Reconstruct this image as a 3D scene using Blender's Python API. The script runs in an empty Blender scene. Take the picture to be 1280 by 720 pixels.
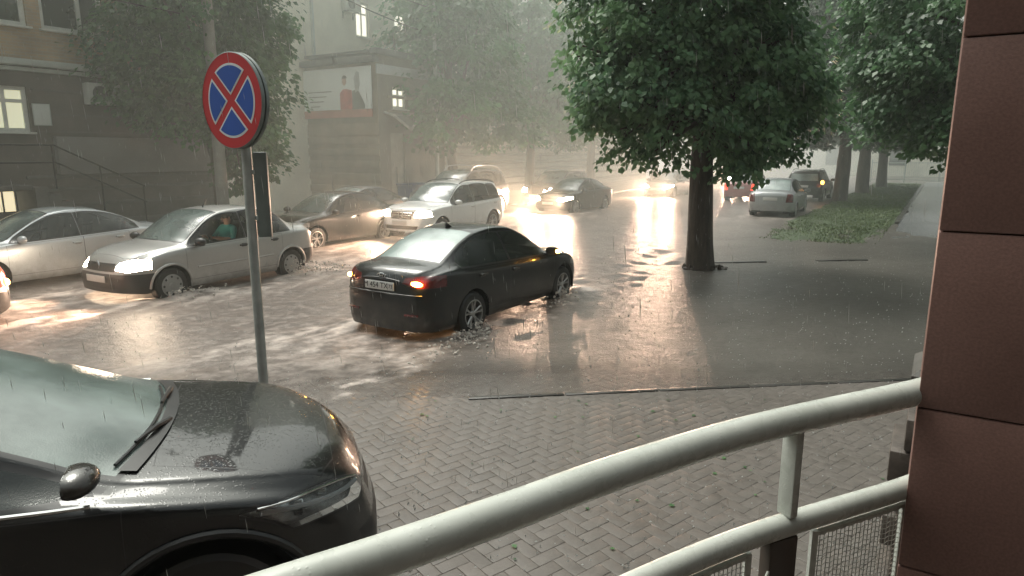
import bpy, bmesh, math, random
import numpy as np
from mathutils import Vector, Matrix
from mathutils.bvhtree import BVHTree
random.seed(7); RS = np.random.RandomState(11)
PI = math.pi
sc = bpy.context.scene
COL = sc.collection
R = math.radians
SA = R(32)                                   # the street runs 32 degrees right of the view
S = (math.sin(SA), math.cos(SA)); N = (-math.cos(SA), math.sin(SA))
STREET = PI/2 - SA
def P(a, b, z=0.0): return Vector((a*S[0]+b*N[0], a*S[1]+b*N[1], z))

# ------------------------------------------------------------------ materials
MATS = {}
def newmat(name):
    m = bpy.data.materials.new(name); m.use_nodes = True
    nt = m.node_tree; b = nt.nodes['Principled BSDF']
    return m, nt, b
def ramp(nt, fac, stops):
    r = nt.nodes.new('ShaderNodeValToRGB'); e = r.color_ramp.elements
    while len(e) < len(stops): e.new(0.5)
    for i, (p, c) in enumerate(stops):
        e[i].position = p; e[i].color = (c, c, c, 1) if isinstance(c, float) else (*c, 1)
    nt.links.new(fac, r.inputs[0]); return r.outputs[0]
def noise(nt, scale, detail=4, coord='Object', stretch=None, rough=0.55):
    tc = nt.nodes.new('ShaderNodeTexCoord'); n = nt.nodes.new('ShaderNodeTexNoise')
    n.inputs['Scale'].default_value = scale; n.inputs['Detail'].default_value = detail; n.inputs['Roughness'].default_value = rough
    out = tc.outputs[coord]
    if stretch:
        mp = nt.nodes.new('ShaderNodeMapping'); mp.inputs['Scale'].default_value = stretch[0]; mp.inputs['Rotation'].default_value = (0, 0, stretch[1])
        mp.vector_type = 'TEXTURE' if len(stretch) > 2 else 'POINT'
        nt.links.new(out, mp.inputs[0]); out = mp.outputs[0]
    nt.links.new(out, n.inputs['Vector']); return n.outputs['Fac']
def bump(nt, b, h, strength, dist=0.02, chain=None):
    n = nt.nodes.new('ShaderNodeBump'); n.inputs['Strength'].default_value = strength; n.inputs['Distance'].default_value = dist
    nt.links.new(h, n.inputs['Height'])
    if chain is not None: nt.links.new(chain, n.inputs['Normal'])
    if b is not None: nt.links.new(n.outputs[0], b.inputs['Normal'])
    return n.outputs[0]
def mat(name, col, rough=0.5, metal=0.0, var=0.25, scale=3.0, bmp=0.0, bscale=40, coat=0.0, spec=0.5, bdist=0.01):
    if name in MATS: return MATS[name]
    m, nt, b = newmat(name)
    lo = tuple(c*(1-var) for c in col); hi = tuple(min(1, c*(1+var)) for c in col)
    f = noise(nt, scale, 5)
    nt.links.new(ramp(nt, f, [(0.3, lo), (0.7, hi)]), b.inputs['Base Color'])
    b.inputs['Roughness'].default_value = rough; b.inputs['Metallic'].default_value = metal
    b.inputs['Coat Weight'].default_value = coat; b.inputs['Coat Roughness'].default_value = 0.06
    b.inputs['Specular IOR Level'].default_value = spec
    if bmp: bump(nt, b, noise(nt, bscale, 3), bmp, bdist)
    MATS[name] = m; return m
def emis(name, col, strength, base=None):
    if name in MATS: return MATS[name]
    m, nt, b = newmat(name)
    b.inputs['Base Color'].default_value = (*(base or col), 1); b.inputs['Roughness'].default_value = 0.2
    b.inputs['Emission Color'].default_value = (*col, 1)
    f = noise(nt, 9, 2)
    nt.links.new(ramp(nt, f, [(0.3, 0.75*strength if False else 1.0), (0.7, 1.0)]), b.inputs['Emission Strength'])
    b.inputs['Emission Strength'].default_value = strength
    for l in list(b.inputs['Emission Strength'].links): nt.links.remove(l)
    MATS[name] = m; return m
def paint(name, col, metal=0.0, rough=0.3, coat=1.0, dirt=0.5):
    """wet car paint with rain beads in the bump and road film low down"""
    if name in MATS: return MATS[name]
    m, nt, b = newmat(name)
    tc = nt.nodes.new('ShaderNodeTexCoord'); sx = nt.nodes.new('ShaderNodeSeparateXYZ'); nt.links.new(tc.outputs['Object'], sx.inputs[0])
    low = ramp(nt, sx.outputs['Z'], [(0.15, 1.0), (0.75, 0.0)])
    nz = ramp(nt, noise(nt, 7, 5), [(0.35, 0.0), (0.75, 1.0)])
    mul = nt.nodes.new('ShaderNodeMath'); mul.operation = 'MULTIPLY'; nt.links.new(low, mul.inputs[0]); nt.links.new(nz, mul.inputs[1])
    mul2 = nt.nodes.new('ShaderNodeMath'); mul2.operation = 'MULTIPLY'; nt.links.new(mul.outputs[0], mul2.inputs[0]); mul2.inputs[1].default_value = dirt
    mx = nt.nodes.new('ShaderNodeMix'); mx.data_type = 'RGBA'; nt.links.new(mul2.outputs[0], mx.inputs['Factor'])
    mx.inputs['A'].default_value = (*col, 1); mx.inputs['B'].default_value = (0.09, 0.075, 0.06, 1)
    nt.links.new(mx.outputs['Result'], b.inputs['Base Color'])
    b.inputs['Metallic'].default_value = metal; b.inputs['Roughness'].default_value = rough; b.inputs['Specular IOR Level'].default_value = 0.5 if metal > 0 else 0.15
    b.inputs['Coat Weight'].default_value = coat
    nt.links.new(ramp(nt, noise(nt, 5, 6), [(0.3, 0.02), (0.8, 0.10)]), b.inputs['Coat Roughness'])
    vo = nt.nodes.new('ShaderNodeTexVoronoi'); vo.inputs['Scale'].default_value = 85; vo.inputs['Randomness'].default_value = 1.0; nt.links.new(tc.outputs['Object'], vo.inputs['Vector'])
    bead = ramp(nt, vo.outputs['Distance'], [(0.0, 1.0), (0.42, 0.0)]); msk = ramp(nt, noise(nt, 40, 3), [(0.47, 0.0), (0.60, 1.0)])
    bm_ = nt.nodes.new('ShaderNodeMath'); bm_.operation = 'MULTIPLY'; nt.links.new(bead, bm_.inputs[0]); nt.links.new(msk, bm_.inputs[1])
    n1 = bump(nt, None, bm_.outputs[0], 0.30, 0.004)
    nt.links.new(n1, b.inputs['Coat Normal']); 
    MATS[name] = m; return m
def glass(name, tint=(0.35, 0.42, 0.40), film=0.25, filmcol=(0.30, 0.36, 0.34), clear=0.6):
    """car glass: tinted transparency, wet gloss, and a thin mist film with sky reflection put into its colour"""
    if name in MATS: return MATS[name]
    m, nt, b = newmat(name)
    nt.nodes.remove(b); out = nt.nodes['Material Output']
    tr = nt.nodes.new('ShaderNodeBsdfTransparent'); tr.inputs[0].default_value = (*tint, 1)
    gl = nt.nodes.new('ShaderNodeBsdfGlossy'); gl.inputs['Roughness'].default_value = 0.05
    df = nt.nodes.new('ShaderNodeBsdfPrincipled'); df.inputs['Base Color'].default_value = (*filmcol, 1); df.inputs['Roughness'].default_value = 0.25
    bn = bump(nt, None, noise(nt, 120, 2), 0.25, 0.004)
    nt.links.new(bn, gl.inputs['Normal']); nt.links.new(bn, df.inputs['Normal'])
    fac = ramp(nt, noise(nt, 2.2, 5), [(0.3, film*0.65), (0.7, min(1.0, film*1.35))])
    m1 = nt.nodes.new('ShaderNodeMixShader'); nt.links.new(fac, m1.inputs[0]); nt.links.new(tr.outputs[0], m1.inputs[1]); nt.links.new(df.outputs[0], m1.inputs[2])
    fr = nt.nodes.new('ShaderNodeFresnel'); fr.inputs['IOR'].default_value = 1.6
    m2 = nt.nodes.new('ShaderNodeMixShader'); nt.links.new(fr.outputs[0], m2.inputs[0]); nt.links.new(m1.outputs[0], m2.inputs[1]); nt.links.new(gl.outputs[0], m2.inputs[2])
    nt.links.new(m2.outputs[0], out.inputs[0])
    MATS[name] = m; return m

# ------------------------------------------------------------------ mesh builder
class MB:
    def __init__(s): s.v = []; s.f = []; s.mi = []; s.M = Matrix.Identity(4)
    def at(s, M): s.M = M; return s
    def add(s, vs, fs, mi=0):
        o = len(s.v)
        s.v += [tuple(s.M @ Vector(p)) for p in vs]
        for f in fs: s.f.append(tuple(o+i for i in f)); s.mi.append(mi)
    def box(s, c, d, mi=0, ch=0.0, rot=None):
        x, y, z = (q/2 for q in d)
        old = s.M
        s.M = old @ Matrix.Translation(c) @ (rot if rot is not None else Matrix.Identity(4))
        if ch <= 0:
            s.add([(-x,-y,-z),(x,-y,-z),(x,y,-z),(-x,y,-z),(-x,-y,z),(x,-y,z),(x,y,z),(-x,y,z)],
                  [(0,3,2,1),(4,5,6,7),(0,1,5,4),(1,2,6,5),(2,3,7,6),(3,0,4,7)], mi)
        else:
            bm = bmesh.new(); bmesh.ops.create_cube(bm, size=1)
            for v in bm.verts: v.co = Vector((v.co.x*2*x, v.co.y*2*y, v.co.z*2*z))
            bmesh.ops.bevel(bm, geom=bm.edges[:], offset=ch, segments=2, affect='EDGES', profile=0.5)
            bm.verts.index_update()
            s.add([v.co[:] for v in bm.verts], [[v.index for v in f.verts] for f in bm.faces], mi); bm.free()
        s.M = old
    def tube(s, pts, rad, n=10, mi=0, cap=True, sq=None):
        pts = [Vector(p) for p in pts]; k = len(pts)
        rad = rad if isinstance(rad, (list, tuple)) else [rad]*k
        vs, fs = [], []; up = None
        for i in range(k):
            t = (pts[min(i+1, k-1)]-pts[max(i-1, 0)]).normalized()
            if up is None:
                a = Vector((0, 0, 1)) if abs(t.z) < 0.9 else Vector((1, 0, 0))
                up = (a - t*a.dot(t)).normalized()
            else: up = (up - t*up.dot(t)).normalized()
            w = t.cross(up)
            for j in range(n):
                an = 2*PI*j/n
                vs.append(pts[i]+(up*math.cos(an)+w*math.sin(an))*rad[i])
        for i in range(k-1):
            for j in range(n):
                fs.append((i*n+j, i*n+(j+1)%n, (i+1)*n+(j+1)%n, (i+1)*n+j))
        if cap: fs.append(tuple(range(n-1, -1, -1))); fs.append(tuple((k-1)*n+j for j in range(n)))
        s.add(vs, fs, mi)
    def lathe(s, prof, n=32, mi=0, axis='z'):
        vs, fs = [], []; k = len(prof)
        for (r, h) in prof:
            for j in range(n):
                an = 2*PI*j/n; c, d = r*math.cos(an), r*math.sin(an)
                vs.append((c, d, h) if axis == 'z' else ((c, h, d) if axis == 'y' else (h, c, d)))
        for i in range(k-1):
            for j in range(n):
                fs.append((i*n+j, i*n+(j+1)%n, (i+1)*n+(j+1)%n, (i+1)*n+j))
        s.add(vs, fs, mi)
    def sphere(s, c, r, mi=0, seg=12, rings=8):
        r = r if isinstance(r, (tuple, list)) else (r, r, r)
        vs = [(c[0], c[1], c[2]+r[2])]; fs = []
        for i in range(1, rings):
            th = PI*i/rings
            for j in range(seg):
                ph = 2*PI*j/seg
                vs.append((c[0]+r[0]*math.sin(th)*math.cos(ph), c[1]+r[1]*math.sin(th)*math.sin(ph), c[2]+r[2]*math.cos(th)))
        vs.append((c[0], c[1], c[2]-r[2])); L = len(vs)-1
        for j in range(seg):
            fs.append((0, 1+j, 1+(j+1)%seg)); fs.append((L, 1+(rings-2)*seg+(j+1)%seg, 1+(rings-2)*seg+j))
            for i in range(rings-2):
                a = 1+i*seg+j; b = 1+i*seg+(j+1)%seg
                fs.append((a, a+seg, b+seg, b))
        s.add(vs, fs, mi)
    def prism(s, poly, h0, h1, mi=0, axis='z'):
        """polygon (2d) extruded along an axis"""
        f3 = {'z': lambda p, h: (p[0], p[1], h), 'y': lambda p, h: (p[0], h, p[1]), 'x': lambda p, h: (h, p[0], p[1])}[axis]
        n = len(poly)
        s.add([f3(p, h0) for p in poly]+[f3(p, h1) for p in poly],
              [tuple(range(n-1, -1, -1)), tuple(range(n, 2*n))]+[(i, (i+1)%n, n+(i+1)%n, n+i) for i in range(n)], mi)
    def build(s, name, mats, parent=None, smooth=True, angle=35, loc=None):
        me = bpy.data.meshes.new(name); me.from_pydata(s.v, [], s.f); me.update()
        for m in (mats if isinstance(mats, (list, tuple)) else [mats]): me.materials.append(m)
        me.polygons.foreach_set('material_index', s.mi)
        bm = bmesh.new(); bm.from_mesh(me); bmesh.ops.recalc_face_normals(bm, faces=bm.faces[:]); bm.to_mesh(me); bm.free()
        if smooth:
            me.polygons.foreach_set('use_smooth', [True]*len(me.polygons)); me.set_sharp_from_angle(angle=R(angle))
        o = bpy.data.objects.new(name, me); COL.objects.link(o)
        if parent is not None: o.parent = parent
        if loc is not None: o.location = loc
        return o
def npmesh(name, verts, faces, mats, parent=None, attrs=None, smooth=False):
    me = bpy.data.meshes.new(name); verts = np.asarray(verts, dtype=np.float32); faces = np.asarray(faces, dtype=np.int32)
    k = faces.shape[1]
    me.vertices.add(len(verts)); me.vertices.foreach_set('co', verts.ravel())
    me.loops.add(faces.size); me.loops.foreach_set('vertex_index', faces.ravel())
    me.polygons.add(len(faces)); me.polygons.foreach_set('loop_start', np.arange(0, faces.size, k, dtype=np.int32))
    if smooth: me.polygons.foreach_set('use_smooth', np.ones(len(faces), dtype=bool))
    me.update(calc_edges=True)
    for m in (mats if isinstance(mats, (list, tuple)) else [mats]): me.materials.append(m)
    for an, arr in (attrs or {}).items():
        a = me.attributes.new(an, 'FLOAT', 'POINT'); a.data.foreach_set('value', np.asarray(arr, dtype=np.float32))
    o = bpy.data.objects.new(name, me); COL.objects.link(o)
    if parent is not None: o.parent = parent
    return o
def tag(o, label=None, cat=None, group=None, kind=None):
    if label: o['label'] = label
    if cat: o['category'] = cat
    if group: o['group'] = group
    if kind: o['kind'] = kind
    return o
def empty(name, loc=(0, 0, 0), rz=0.0, **kw):
    o = bpy.data.objects.new(name, None); COL.objects.link(o); o.empty_display_size = 0.2
    o.location = loc; o.rotation_euler = (0, 0, rz); tag(o, **kw); return o
def copy_tree(o, parent=None):
    c = o.copy(); COL.objects.link(c)
    if parent is not None: c.parent = parent
    for ch in list(o.children): copy_tree(ch, c)
    return c

# ------------------------------------------------------------------ world, sun, haze
SUN_EL, SUN_AZ = R(58), R(-40)
w = bpy.data.worlds.new("World"); sc.world = w; w.use_nodes = True
nt = w.node_tree; bg = nt.nodes['Background']
sky = nt.nodes.new('ShaderNodeTexSky'); sky.sky_type = 'NISHITA'; sky.sun_disc = False
sky.sun_elevation = SUN_EL; sky.sun_rotation = SUN_AZ; sky.air_density = 2.0; sky.dust_density = 9.0; sky.ozone_density = 0.6
tintn = nt.nodes.new('ShaderNodeMix'); tintn.data_type = 'RGBA'; tintn.blend_type = 'MIX'; tintn.inputs['Factor'].default_value = 0.75
hs = nt.nodes.new('ShaderNodeRGBToBW'); nt.links.new(sky.outputs[0], hs.inputs[0])
gr = nt.nodes.new('ShaderNodeMix'); gr.data_type = 'RGBA'; gr.blend_type = 'MULTIPLY'; gr.inputs['Factor'].default_value = 1.0
nt.links.new(hs.outputs[0], gr.inputs['A']); gr.inputs['B'].default_value = (1.30, 1.40, 1.30, 1)
nt.links.new(sky.outputs[0], tintn.inputs['A']); nt.links.new(gr.outputs['Result'], tintn.inputs['B'])
nt.links.new(tintn.outputs['Result'], bg.inputs[0]); bg.inputs[1].default_value = 0.15
sun = bpy.data.lights.new('sun', 'SUN'); sun.energy = 1.5; sun.angle = R(25); sun.color = (1.0, 0.96, 0.9)
so = bpy.data.objects.new('sun', sun); COL.objects.link(so)
so.rotation_euler = (PI/2-SUN_EL, 0, -SUN_AZ + PI)

HAZE_SIG = 0.030
m, nt, b = newmat('rain_haze'); nt.nodes.remove(b)
tc = nt.nodes.new('ShaderNodeTexCoord'); mp = nt.nodes.new('ShaderNodeMapping'); mp.vector_type = 'TEXTURE'; mp.inputs['Rotation'].default_value = (0, 0, STREET)
nt.links.new(tc.outputs['Object'], mp.inputs[0]); sx = nt.nodes.new('ShaderNodeSeparateXYZ'); nt.links.new(mp.outputs[0], sx.inputs[0])
def mr(src, a, b_, c, d):
    n = nt.nodes.new('ShaderNodeMapRange'); n.interpolation_type = 'SMOOTHSTEP'
    for k, q in zip(('From Min', 'From Max', 'To Min', 'To Max'), (a, b_, c, d)): n.inputs[k].default_value = q
    nt.links.new(src, n.inputs['Value']); return n.outputs[0]
sy = nt.nodes.new('ShaderNodeSeparateXYZ'); nt.links.new(tc.outputs['Object'], sy.inputs[0])
dn = nt.nodes.new('ShaderNodeMath'); dn.operation = 'MULTIPLY'
nt.links.new(mr(sy.outputs['Y'], 6.0, 36.0, 0.12, 0.86), dn.inputs[0]); nt.links.new(mr(sx.outputs['Y'], 2.0, 13.0, 0.22, 1.0), dn.inputs[1])
ds = nt.nodes.new('ShaderNodeMath'); ds.operation = 'MULTIPLY'; nt.links.new(dn.outputs[0], ds.inputs[0]); ds.inputs[1].default_value = HAZE_SIG
de = nt.nodes.new('ShaderNodeMath'); de.operation = 'MULTIPLY'; nt.links.new(ds.outputs[0], de.inputs[0]); de.inputs[1].default_value = 0.18
vs_ = nt.nodes.new('ShaderNodeVolumeScatter'); nt.links.new(ds.outputs[0], vs_.inputs['Density']); vs_.inputs['Color'].default_value = (0.86, 0.92, 0.85, 1); vs_.inputs['Anisotropy'].default_value = 0.3
ve = nt.nodes.new('ShaderNodeEmission'); ve.inputs[0].default_value = (0.92, 1.0, 0.88, 1); nt.links.new(de.outputs[0], ve.inputs[1])  # haze glows by itself, in place of light scattered many times
ad = nt.nodes.new('ShaderNodeAddShader'); nt.links.new(vs_.outputs[0], ad.inputs[0]); nt.links.new(ve.outputs[0], ad.inputs[1])
nt.links.new(ad.outputs[0], nt.nodes['Material Output'].inputs['Volume'])
hz = MB(); hz.box((10, 45, 7.0), (170, 130, 15.0)); hzo = hz.build('haze', m, smooth=False)
tag(hzo, kind='stuff')

# ------------------------------------------------------------------ ground, water, paving
M_asph = mat('wet_asphalt', (0.05, 0.05, 0.048), 0.35, var=0.35, scale=2, bmp=0.4, bscale=90)
g = MB(); g.add([(-300, -60, -0.16), (300, -60, -0.16), (300, 400, -0.16), (-300, 400, -0.16)], [(0, 1, 2, 3)])
tag(g.build('ground', M_asph, smooth=False), kind='structure')

KERB = lambda x: 6.56 + 0.124*x                     # line of the kerb stones across the forecourt
CARS = []   # (a, b, direction, near wheels) filled below for the wakes
WAKES = [ # a_front, a_rear, b_center, halfwidth, dir, strength
    (11.0, 6.65, 6.18, 0.82, 1, 1.0), (5.85, 10.1, 11.85, 0.85, -1, 1.0), (15.0, 19.5, 13.0, 0.9, -1, 1.1),
    (24.3, 28.7, 13.35, 0.85, -1, 0.9), (0.6, 4.7, 11.9, .85, -1, 0.9), (31.6, 27.3, 5.5, 0.8, 1, 0.6), (36.5, 40.5, 13.3, .85, -1, .7)]
def sines(x, y, seed, wl, n, aniso=None):
    r = np.random.RandomState(seed); out = np.zeros_like(x)
    for i in range(n):
        l = wl[0]*(wl[1]/wl[0])**r.rand(); th = r.rand()*2*PI; ph = r.rand()*2*PI
        kx, ky = math.cos(th)*2*PI/l, math.sin(th)*2*PI/l
        if aniso: kx *= aniso
        out += np.sin(kx*x+ky*y+ph)*(l/wl[1])**0.7
    return out/math.sqrt(n)
def axis_pts(lo, hi, dense_lo, dense_hi, d0, growth):
    mid = list(np.arange(dense_lo, dense_hi, d0)); up = []; v = dense_hi; d = d0
    while v < hi: up.append(v); d *= growth; v += d
    dn = []; v = dense_lo; d = d0
    while v > lo: d *= growth; v -= d; dn.append(v)
    return np.array(dn[::-1]+mid+up)
xs = axis_pts(-32, 60, -9, 9, 0.10, 1.03); ys = axis_pts(5.2, 95, 5.3, 15, 0.09, 1.028)
X, Y = np.meshgrid(xs, ys); 
Aa = X*S[0]+Y*S[1]; Bb = X*N[0]+Y*N[1]
road = np.clip((Bb-4.3)/0.8, 0, 1)*np.clip((16.9-Bb)/0.6, 0, 1)          # 1 on the carriageway
H = 0.010*sines(X, Y, 1, (0.35, 1.6), 24)*(0.25+0.75*road) + 0.004*sines(X, Y, 2, (0.2, 0.5), 18)
foam = 0.22*road
turb = sines(Aa*0.28, Bb, 5, (0.18, 0.9), 30); turb2 = sines(Aa*0.6, Bb, 6, (0.12, 0.5), 26)
for (af, ar, bc, hw, d, st) in WAKES:
    la = (Aa-ar)*d; lb = np.abs(Bb-bc)              # la < 0 is behind the car
    Lc = abs(af-ar)
    behind = np.where(la < 0.4, np.exp(np.minimum(la-0.4, 0)/3.2), np.exp(-np.maximum(la-Lc, 0)/0.5)*(la > Lc-0.3) + 0.55*((la >= 0.4) & (la <= Lc-0.3)))
    edge = np.exp(-((lb-hw-0.10-0.16*np.maximum(-la, 0))/(0.22+0.10*np.maximum(-la, 0)))**2)
    core = np.exp(-(lb/(hw*0.9))**4)*np.where(la < 0, 1.0, 0.15)
    wave = 1.25*st*behind*(edge*1.0+core*0.55)
    for wa in (ar+d*0.85, af-d*0.85):
        wave += 0.9*st*np.exp(-((Aa-wa+d*0.25)**2/0.30+(lb-hw-0.05)**2/0.07))
    H += 0.035*wave*(0.45+0.6*turb)
    # diverging bow waves
    for q in (0.30, 0.55):
        arm = lb-hw-q*np.maximum(Lc-la, 0)*0.55
        H += 0.016*st*np.exp(-(arm/0.22)**2)*(la < Lc)*np.exp(-np.maximum(Lc-la, 0)/5.0)
        foam += 0.22*st*np.exp(-(arm/0.16)**2)*(la < Lc)*np.exp(-np.maximum(Lc-la, 0)/4.0)*np.clip(turb2+0.4, 0, 1)
    foam += np.clip(wave, 0, 1.2)*np.clip(0.30+0.55*turb2+0.3*turb, 0, 1)
foam = np.clip(foam, 0, 1)
murk = np.clip((Y-KERB(X))/1.8 + 0.08 + 0.42*np.clip((X-0.2)/2.0, 0, 1), 0, 1)
keep = (Y > KERB(X)+0.03)
H = H*np.clip((Y-KERB(X))/1.2, 0.15, 1)
ny, nx = X.shape; idx = np.arange(nx*ny).reshape(ny, nx)
kf = keep[:-1, :-1] & keep[1:, 1:] & keep[:-1, 1:] & keep[1:, :-1]
fq = np.stack([idx[:-1, :-1], idx[:-1, 1:], idx[1:, 1:], idx[1:, :-1]], -1)[kf]
used = np.unique(fq); remap = np.full(nx*ny, -1); remap[used] = np.arange(len(used))
m, nt, b = newmat('flood_water')
def attr(nt, n): 
    a = nt.nodes.new('ShaderNodeAttribute'); a.attribute_name = n; return a.outputs['Fac']
def mr_(nt, src, a, b_, c, d):
    n = nt.nodes.new('ShaderNodeMapRange'); n.interpolation_type = 'SMOOTHSTEP'
    for k, q in zip(('From Min', 'From Max', 'To Min', 'To Max'), (a, b_, c, d)): n.inputs[k].default_value = q
    nt.links.new(src, n.inputs['Value']); return n.outputs[0]
def math_(nt, op, a, b_):
    n = nt.nodes.new('ShaderNodeMath'); n.operation = op
    for i, q in enumerate((a, b_)):
        if isinstance(q, (int, float)): n.inputs[i].default_value = q
        else: nt.links.new(q, n.inputs[i])
    return n.outputs[0]
f_at = attr(nt, 'foam'); mk = attr(nt, 'murk')
nz = noise(nt, 1.0, 7, stretch=((3.0, 5.5, 4.0), -STREET), rough=0.65)
nz2 = noise(nt, 7, 7, rough=0.7)
ff = math_(nt, 'ADD', f_at, math_(nt, 'MULTIPLY', math_(nt, 'SUBTRACT', nz, 0.5), 0.65))
ff = math_(nt, 'ADD', ff, math_(nt, 'MULTIPLY', math_(nt, 'SUBTRACT', nz2, 0.5), 1.1))
ffr = ramp(nt, ff, [(0.20, 0.0), (0.92, 1.0)])
mudc = ramp(nt, math_(nt, 'ADD', math_(nt, 'MULTIPLY', noise(nt, 0.5, 4), .55), math_(nt, 'MULTIPLY', noise(nt, 9, 6, rough=.7), .45)), [(0.38, (0.110, 0.092, 0.081)), (0.62, (0.190, 0.161, 0.142))])
mx = nt.nodes.new('ShaderNodeMix'); mx.data_type = 'RGBA'; nt.links.new(ffr, mx.inputs['Factor']); md = nt.nodes.new('ShaderNodeMix'); md.data_type = 'RGBA'; nt.links.new(attr(nt, 'lane'), md.inputs['Factor']); nt.links.new(mudc, md.inputs['B'])
mg = nt.nodes.new('ShaderNodeMix'); mg.data_type = 'RGBA'; mg.blend_type = 'MULTIPLY'; mg.inputs['Factor'].default_value = 1.0; nt.links.new(mudc, mg.inputs['A']); mg.inputs['B'].default_value = (0.62, 0.68, 0.68, 1); nt.links.new(mg.outputs['Result'], md.inputs['A'])  # water off the lanes coloured darker and greyer, as if less lit
nt.links.new(md.outputs['Result'], mx.inputs['A']); mx.inputs['B'].default_value = (0.55, 0.485, 0.44, 1)
nt.links.new(mx.outputs['Result'], b.inputs['Base Color'])
nt.links.new(ramp(nt, ffr, [(0.0, 0.34), (1.0, 0.65)]), b.inputs['Roughness']); b.inputs['IOR'].default_value = 1.33
n1 = bump(nt, None, noise(nt, 6, 5, rough=0.65), 0.34, 0.05)
n2 = bump(nt, b, noise(nt, 34, 5, rough=.65), 0.60, 0.016, n1)
al = math_(nt, 'MAXIMUM', mk, ffr); nt.links.new(al, b.inputs['Alpha'])
wv = np.stack([X.ravel(), Y.ravel(), H.ravel()], -1)[used]
wo = npmesh('water', wv, remap[fq], m, attrs={'lane': np.clip((Bb-3.2)/3.0, 0, 1).ravel()[used], 'foam': foam.ravel()[used], 'murk': murk.ravel()[used]}, smooth=True)
tag(wo, kind='structure')

# herringbone block paving in the forecourt (each block has a chamfered top)
M_pav = None
m, nt, b = newmat('paving_blocks')
tn = attr(nt, 'tint')
c1 = ramp(nt, tn, [(0.0, (0.084, 0.070, 0.060)), (1.0, (0.122, 0.103, 0.090))])
c2 = nt.nodes.new('ShaderNodeMix'); c2.data_type = 'RGBA'; c2.blend_type = 'MULTIPLY'; c2.inputs['Factor'].default_value = 1.0
nt.links.new(c1, c2.inputs['A']); nt.links.new(ramp(nt, noise(nt, 1.3, 6), [(0.3, 0.7), (0.7, 1.15)]), c2.inputs['B'])
tcp = nt.nodes.new('ShaderNodeTexCoord'); sxp = nt.nodes.new('ShaderNodeSeparateXYZ'); nt.links.new(tcp.outputs['Object'], sxp.inputs[0])
def math_(nt, op, a, b_):
    n = nt.nodes.new('ShaderNodeMath'); n.operation = op
    for i, q in enumerate((a, b_)):
        if isinstance(q, (int, float)): n.inputs[i].default_value = q
        else: nt.links.new(q, n.inputs[i])
    return n.outputs[0]
silt = math_(nt, 'ADD', mr_(nt, sxp.outputs['X'], -1.4, 1.8, 0.35, 0.95), math_(nt, 'MULTIPLY', math_(nt, 'SUBTRACT', noise(nt, 1.6, 6), 0.5), 1.1))
silt = math_(nt, 'ADD', silt, mr_(nt, sxp.outputs['Y'], 4.2, 6.6, 0.0, 0.35))
c3 = nt.nodes.new('ShaderNodeMix'); c3.data_type = 'RGBA'; c3.clamp_factor = True; nt.links.new(silt, c3.inputs['Factor']); b.inputs['Coat Weight'].default_value = 0.22; nt.links.new(ramp(nt, noise(nt, 1.1, 5), [(0.4, 0.10), (0.6, 0.5)]), b.inputs['Coat Roughness']); bcn = bump(nt, None, noise(nt, 22, 4), 0.25, 0.006); nt.links.new(bcn, b.inputs['Coat Normal'])
nt.links.new(c2.outputs['Result'], c3.inputs['A']); nt.links.new(ramp(nt, noise(nt, 11, 6, rough=.7), [(0.35, (0.078, 0.067, 0.058)), (0.65, (0.118, 0.102, 0.089))]), c3.inputs['B'])
nt.links.new(c3.outputs['Result'], b.inputs['Base Color'])
nt.links.new(ramp(nt, noise(nt, 1.8, 6), [(0.35, 0.40), (0.65, 0.66)]), b.inputs['Roughness'])
q1 = bump(nt, None, noise(nt, 7, 5), 0.30, 0.012); bump(nt, b, noise(nt, 70, 3), 0.35, 0.005, q1)
bl, bw, gap = 0.20, 0.10, 0.0024
vs, fs, tt = [], [], []
th = R(38); ct, st_ = math.cos(th), math.sin(th)
def block(cx, cy, lx, ly):
    x, y = cx*ct-cy*st_, cx*st_+cy*ct
    if not (-2.6 < x < 6.4 and 1.2 < y < KERB(x)+0.75): return
    o = len(vs); hx, hy = lx/2-gap/2, ly/2-gap/2; c = 0.004
    dz = -0.012*max(0, y-KERB(x)+0.5)/1.25 + RS.randn()*0.0005; tx, ty = RS.randn(2)*0.0006
    for (sx, sy, z, ins) in [(-1,-1,-.03,0),(1,-1,-.03,0),(1,1,-.03,0),(-1,1,-.03,0),(-1,-1,-.0007,0),(1,-1,-.0007,0),(1,1,-.0007,0),(-1,1,-.0007,0),(-1,-1,0,c),(1,-1,0,c),(1,1,0,c),(-1,1,0,c)]:
        px, py = cx+sx*(hx-ins), cy+sy*(hy-ins)
        vs.append((px*ct-py*st_, px*st_+py*ct, 0.004+z+dz+sx*tx*hx+sy*ty*hy))
    for k in (0, 4):
        for j in range(4): fs.append((o+k+j, o+k+(j+1)%4, o+k+4+(j+1)%4, o+k+4+j))
    fs.append((o+8, o+9, o+10, o+11)); tt.extend([RS.rand()]*12)
for i in range(-80, 115):
    for j in range(-80, 115):
        if (i-j) % 4 == 0: block(bw*(i+1), bw*(j+.5), bl, bw)
        elif (i-j) % 4 == 3: block(bw*(i+.5), bw*(j+1), bw, bl)
po = npmesh('paving', np.array(vs), np.array(fs), m, attrs={'tint': tt}); tag(po, kind='structure')
sb = MB(); sb.add([(-30, -4, -0.022), (30, -4, -0.022), (30, KERB(30)+.9, -0.030), (-30, KERB(-30)+.9, -0.030)], [(0, 1, 2, 3)])
tag(sb.build('paving_bed', mat('paving_joint_silt', (0.072, 0.061, 0.053), 0.4, var=0.3, scale=6, bmp=0.4), smooth=False), kind='structure')

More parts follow.
